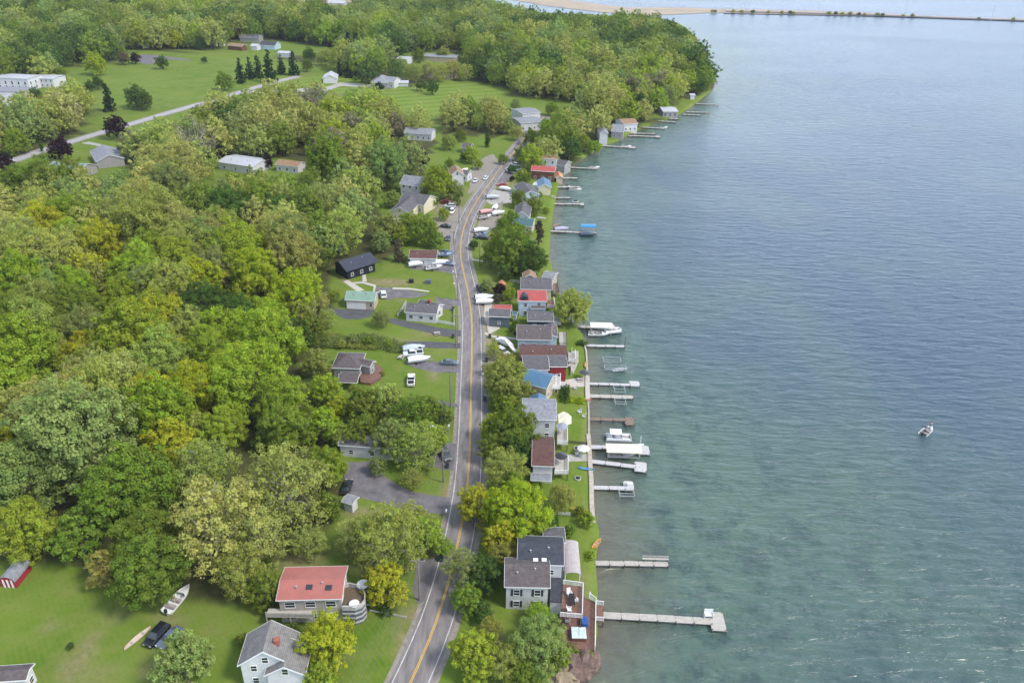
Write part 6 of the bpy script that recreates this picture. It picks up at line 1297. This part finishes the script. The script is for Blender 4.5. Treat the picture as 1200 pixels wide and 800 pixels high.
# labels of the individual wood trees: colour, size, landmark; ties are numbered along the row
def sizew(R): return 'huge' if R > 11.5 else 'large' if R > 8.8 else 'medium' if R > 6.8 else 'small'
marks = [(n, x, y) for n, x, y in LMK]+[('the '+t['lab'].split(' at ')[0].split(' in ')[0].split(' above ')[0].split(' beside ')[0], t['x'], t['y']) for t in TREES[:NMAN] if t['lab'] and t['R'] > 8 and (t['y'] > 150)][:0]
marks += [('the very large grey-green tree', *[(t['x'], t['y']) for t in TREES if t['lab'] and t['lab'].startswith('very large grey')][0]), ('the large dark green tree', *[(t['x'], t['y']) for t in TREES if t['lab'] and t['lab'].startswith('large dark green')][0]),
    ('the high yellow-green tree', *[(t['x'], t['y']) for t in TREES if t['lab'] and t['lab'].startswith('high yellow')][0]), ('the pale tree with dark trunks', *[(t['x'], t['y']) for t in TREES if t['lab'] and t['lab'].startswith('pale tree with vis')][0]), ('the very broad lime tree', *[(t['x'], t['y']) for t in TREES if t['lab'] and t['lab'].startswith('very broad')][0]), ('the spreading purple tree', *[(t['x'], t['y']) for t in TREES if t['lab'] and t['lab'].startswith('spreading')][0])]
MK_ = [(n, *proj(x, y, 8)[:2]) for n, x, y in marks]
from collections import defaultdict
grp = defaultdict(list)
for t in ind:
    n, mx, my = min(MK_, key=lambda m: math.hypot(m[1]-t['cx'], (m[2]-t['cy'])*1.3)); dx, dy = t['cx']-mx, t['cy']-my; D = math.hypot(dx, dy)
    far_ = 'far' if D > 110 else ('well' if D > 55 else 'just')
    rel = ('left of' if dx < 0 else 'right of') if abs(dx) > abs(dy)*1.3 else ('above' if dy < 0 else 'below')
    texture = {'airy': 'airy', 'bare': 'sparse', 'big': 'leafy', 'mid': 'round'}.get(t['fam'], 'leafy')
    grp[(f"{sizew(t['R'])} {CW_[t['cn']]} {texture} tree", f"{far_} {rel} {n}")].append(t)
ORD = ['first','second','third','fourth','fifth','sixth','seventh','eighth','ninth','tenth','eleventh','twelfth']
for (a, b), ts in grp.items():
    ts.sort(key=lambda t: t['cx'])
    for i, t in enumerate(ts):
        s = a+' '+b
        if len(ts) > 1: s += ', '+ORD[min(i, 11)]+' from left'
        w = s.split()
        if len(w) > 16: s = s.replace('just ', '').replace('well ', '')
        if len(s.split()) > 16: s = s.replace(' airy tree ', ' tree ').replace(' leafy tree ', ' tree ').replace(' round tree ', ' tree ').replace(' with dark trunks', '')
        t['lab'] = s
TREES += ind
NMV = {'big': 6, 'mid': 7, 'airy': 6, 'cone': 3, 'column': 3, 'willow': 1, 'bush': 4, 'bare': 2}
KN = {'cone': 'conifer', 'column': 'column_tree', 'willow': 'willow_tree', 'bush': 'shrub', 'airy': 'airy_tree', 'bare': 'airy_tree'}
GRPN = {'conifer': 'dark conifers', 'column_tree': 'columnar trees', 'shrub': 'shrubs in gardens and lawns', 'willow_tree': None}
protoT = {}
for i, t in enumerate(TREES):
    fam = t['fam']; k = i % NMV[fam]; nm = KN.get(fam, 'broadleaf_tree'); R = t['R']; zs = t['zs']
    key = (fam, k); g = float(gz(t['x'], t['y']))
    if key not in protoT:
        cm, tm = variant(fam, k); r = thing(nm, (0,0,0), 0, 'x', 'shrub' if fam == 'bush' else 'tree'); c_ = mk('crown', cm, r, (0,0,0)); mk('trunk', tm, r, (0,0,0)); protoT[key] = r; r['p'] = 1
        KIDS_OF(r); [KIDS_OF(q) for q in KIDS_OF(r)]; o = r; kids = KIDS_OF(r)
    else:
        o = protoT[key].copy(); COL.objects.link(o); kids = []
        for q in KIDS_OF(protoT[key]):
            q2 = q.copy(); COL.objects.link(q2); q2.parent = o; kids.append(q2)
    if 'p' in o: del o['p']
    o.location = (t['x'], t['y'], g+t['low']*R*zs); o.scale = (R, R, R*zs); o.rotation_euler = (0, 0, RNG.uniform(0, 2*PI))
    for q in kids:
        if q.name.startswith('crown'): q.color = (*t['col'], 1)
        else:   # stretch the trunk so that it reaches the ground whatever the crown height
            pass
    o['label'] = t['lab']; o['group'] = GRPN.get(nm) or 'broadleaf trees of the lakeside woods'
    if nm == 'willow_tree': del o['group']
for fam, k in protoT: 
    r = protoT[(fam, k)]
    if 'p' in r: del r['p']
# the rest of the wood as one mass
print('far trees', len(far))
vars_ = []
for k in range(6):
    Q, tl, lob = crown_mesh('far', 900+k, npuff=42, per=10, leaf=.095, loose=.4, squash=.95); vars_.append((Q, tl))
vars3 = [crown_mesh('far', 970+k, npuff=125, per=22, leaf=.042, loose=.4, squash=.95)[:2] for k in range(6)]
vars2 = [crown_mesh('far', 950+k, npuff=90, per=16, leaf=.058, loose=.35, squash=.95)[:2] for k in range(6)]
QS, CS_ = [], []
for t in far:
    Q, tl = (vars3 if t['rp'] > 10.5 else vars2 if t['rp'] > 7.5 else vars_)[RNG.integers(0, 6)]
    if t['rp'] < 4.2: s_ = RNG.permutation(len(Q))[:len(Q)//2]; Q = Q[s_]; tl = tl[s_]; c0 = Q.mean(1, keepdims=True); Q = c0+(Q-c0)*1.35
    a = RNG.uniform(0, 2*PI); ca, sa = math.cos(a), math.sin(a); R = t['R']; g = float(gz(t['x'], t['y']))
    q = Q.copy(); x = q[...,0]*ca-q[...,1]*sa; y = q[...,0]*sa+q[...,1]*ca
    q = np.stack([x*R+t['x'], y*R+t['y'], q[...,2]*R*t['zs']+g+.98*R*t['zs']], -1); QS.append(q); CS_.append(np.clip(np.array(t['col'])[None,:]*(1+(tl[:,None]-.5)*.34)*1.12, 0, 1))
# trunks of the mass: a thin upright blade pair per tree inside one volume
tq, tc_ = [], []
for t in far:
    g = float(gz(t['x'], t['y'])); w = .05*t['R']; h = g+1.0*t['R']
    for ux, uy in ((w,0),(0,w)):
        tq.append([(t['x']-ux,t['y']-uy,g-.3),(t['x']+ux,t['y']+uy,g-.3),(t['x']+ux,t['y']+uy,h),(t['x']-ux,t['y']-uy,h)]); tc_.append((.12,.10,.08))
QA = np.concatenate(QS+[np.array(tq)]); CA = np.concatenate(CS_+[np.array(tc_)])
mf = quads_to_mesh('far_wood', QA, None, LEAFFAR, 'treecol', CA); tag(mk('woodland', mf), 'far woodland of mixed spring green trees reaching to the lake head', kind='stuff')
# causeway shrubs
for k, (px, r_) in enumerate(((835,.9),(838,.8),(859,1),(869,.9),(882,1),(900,.9),(916,.9),(926,1),(930,.8),(971,1),(979,1),(987,.9),(996,1),(1006,.9),(1013,.8),(1028,1),(1034,.9),(1058,.8),(1069,1),(1147,.7),(1187,.9))):
    y0 = np.interp(px, [800,850,1000,1078,1280], [14.5,15.2,18.0,20.4,27.2]); p = P0(px, y0, .8); cm, tm = variant('bush', k % 4)
    o = thing('shrub', (p.x, p.y, 3.4*r_), 0, 'scrubby bush %s along the causeway from the beach' % ((ORD+['thirteenth','fourteenth','fifteenth','sixteenth','seventeenth','eighteenth','nineteenth','twentieth','twenty-first'])[k]), 'shrub', 'bushes along the causeway'); o.scale = (4.2*r_, 3.5*r_, 3.0*r_)
    c_ = mk('crown', cm, o); mk('trunk', tm, o); c_.color = (*jcol(['olive','dark','yellow'][k % 3], RNG), 1)
# low garden hedges and beds
def hedge(pxs, w, h_, col, label):
    pts = [P(*p) for p in pxs]; c = pts[0]; rng = np.random.default_rng(int(abs(c.x*7)+abs(c.y))); Cs = []
    for a, b_ in zip(pts, pts[1:]):
        n = int((b_-a).length*90*w); t = rng.uniform(0,1,n); q = np.outer(1-t, np.array(a-c))+np.outer(t, np.array(b_-c)); q += rng.uniform(-.5,.5,(n,3))*np.array([w,w,0]); q[:,2] += h_*rng.uniform(.1,1,n)*(.8+.2*np.sin(q[:,0]*2)); Cs.append(q)
    C = np.concatenate(Cs); Nn = rng.normal(size=C.shape)+np.array([0,0,.6]); Nn /= np.linalg.norm(Nn,axis=1,keepdims=True)
    o = mk('hedge', quads_to_mesh('hedge', leafquads(C, Nn, .2, rng), rng.uniform(0,1,len(C)), LEAF)); o.location = c; o.color = (*COLS[col], 1); tag(o, label, 'hedge')
hedge([(662,456),(661,471)], 2.4, 1.6, 'dark', 'dark clipped hedge beside the tall white lake house lawn'); hedge([(664,469),(682,471)], 2.6, .9, 'yellow', 'yellow-flecked flower bed hedge along the bright green lawn'); hedge([(678,404),(686,404)], 2.2, 1.4, 'dark', 'rounded green hedge at the start of the narrow white dock')
hedge([(691,650),(691,656)], 1.8, 1.4, 'lime', 'pair of clipped lime bushes by the weathered dock'); hedge([(380,404),(430,398),(470,410)], 5, 1.6, 'grey', 'straggly brush row north of the brown hipped bungalow'); hedge([(384,395),(405,404),(440,406)], 5, 1.3, 'olive', 'fallen branches and brush on the slope above the bungalow')
hedge([(642,442),(643,436)], .8, .8, 'green', 'small green planting at the red-fronted house'); hedge([(664,760),(690,764)], 2, .8, 'olive', 'olive scrub between deck and boulders')
# ------------------------------------------------------------------ light, sky
SUN_EL, SUN_AZ = 50.0, 112.0    # azimuth clockwise from +Y
w = bpy.data.worlds.new('World'); sc.world = w; w.use_nodes = True; N = w.node_tree.nodes; K = w.node_tree.links; N.clear()
out = N.new('ShaderNodeOutputWorld'); bg = N.new('ShaderNodeBackground'); K.new(bg.outputs[0], out.inputs[0])
sky = N.new('ShaderNodeTexSky'); sky.sky_type = 'NISHITA'; sky.sun_disc = False; sky.sun_elevation = rad(SUN_EL); sky.sun_rotation = rad(SUN_AZ); sky.air_density = 1.0; sky.dust_density = 2.0
tc = N.new('ShaderNodeTexCoord'); mp = N.new('ShaderNodeMapping'); mp.inputs['Scale'].default_value = (1, 1, 3); K.new(tc.outputs['Generated'], mp.inputs[0])
nz = N.new('ShaderNodeTexNoise'); nz.inputs['Scale'].default_value = 2.2; nz.inputs['Detail'].default_value = 6; K.new(mp.outputs[0], nz.inputs['Vector'])
mr = N.new('ShaderNodeMapRange'); mr.inputs['From Min'].default_value = .35; mr.inputs['From Max'].default_value = .6; mr.inputs['To Min'].default_value = .45; mr.inputs['To Max'].default_value = .95; K.new(nz.outputs[0], mr.inputs[0])
mx = N.new('ShaderNodeMix'); mx.data_type = 'RGBA'; K.new(mr.outputs[0], mx.inputs[0]); K.new(sky.outputs[0], mx.inputs[6]); mx.inputs[7].default_value = (6.3, 7.3, 9.0, 1)
sx_ = N.new('ShaderNodeSeparateXYZ'); K.new(tc.outputs['Generated'], sx_.inputs[0]); el = N.new('ShaderNodeMapRange'); el.inputs['From Min'].default_value = 0; el.inputs['From Max'].default_value = .6; el.inputs['To Min'].default_value = 1.95; el.inputs['To Max'].default_value = .66; K.new(sx_.outputs[2], el.inputs[0])
vs_ = N.new('ShaderNodeVectorMath'); vs_.operation = 'SCALE'; K.new(mx.outputs[2], vs_.inputs[0]); K.new(el.outputs[0], vs_.inputs['Scale'])
K.new(vs_.outputs[0], bg.inputs[0]); bg.inputs['Strength'].default_value = .125
sl = bpy.data.lights.new('sun', 'SUN'); sl.energy = 2.3; sl.angle = rad(12); sl.color = (1, .95, .87)
so_ = bpy.data.objects.new('sun', sl); COL.objects.link(so_)
d = Vector((math.sin(rad(SUN_AZ))*math.cos(rad(SUN_EL)), math.cos(rad(SUN_AZ))*math.cos(rad(SUN_EL)), math.sin(rad(SUN_EL)))); so_.rotation_euler = d.to_track_quat('Z', 'Y').to_euler()
sc.view_settings.view_transform = 'Standard'; sc.view_settings.look = 'None'; sc.view_settings.exposure = 0.68; sc.view_settings.gamma = 1
hz = MB().box((500, 6100, 62.5), (26000, 13200, 131)); m, nt, N_, K_ = newmat('haze')
o_ = N_.new('ShaderNodeOutputMaterial'); pv = N_.new('ShaderNodeVolumePrincipled'); pv.inputs['Color'].default_value = (.80,.88,1,1); pv.inputs['Density'].default_value = .000045; K_.new(pv.outputs[0], o_.inputs['Volume'])
if 1: tag(hz.build('haze', m), 'faint blue summer haze over the lake and woods', kind='stuff')
sc.render.engine = 'CYCLES'; sc.cycles.max_bounces = 5; sc.cycles.diffuse_bounces = 3; sc.cycles.glossy_bounces = 2; sc.cycles.transmission_bounces = 2; sc.cycles.use_denoising = True
sc.cycles.use_adaptive_sampling = True; sc.cycles.volume_bounces = 0
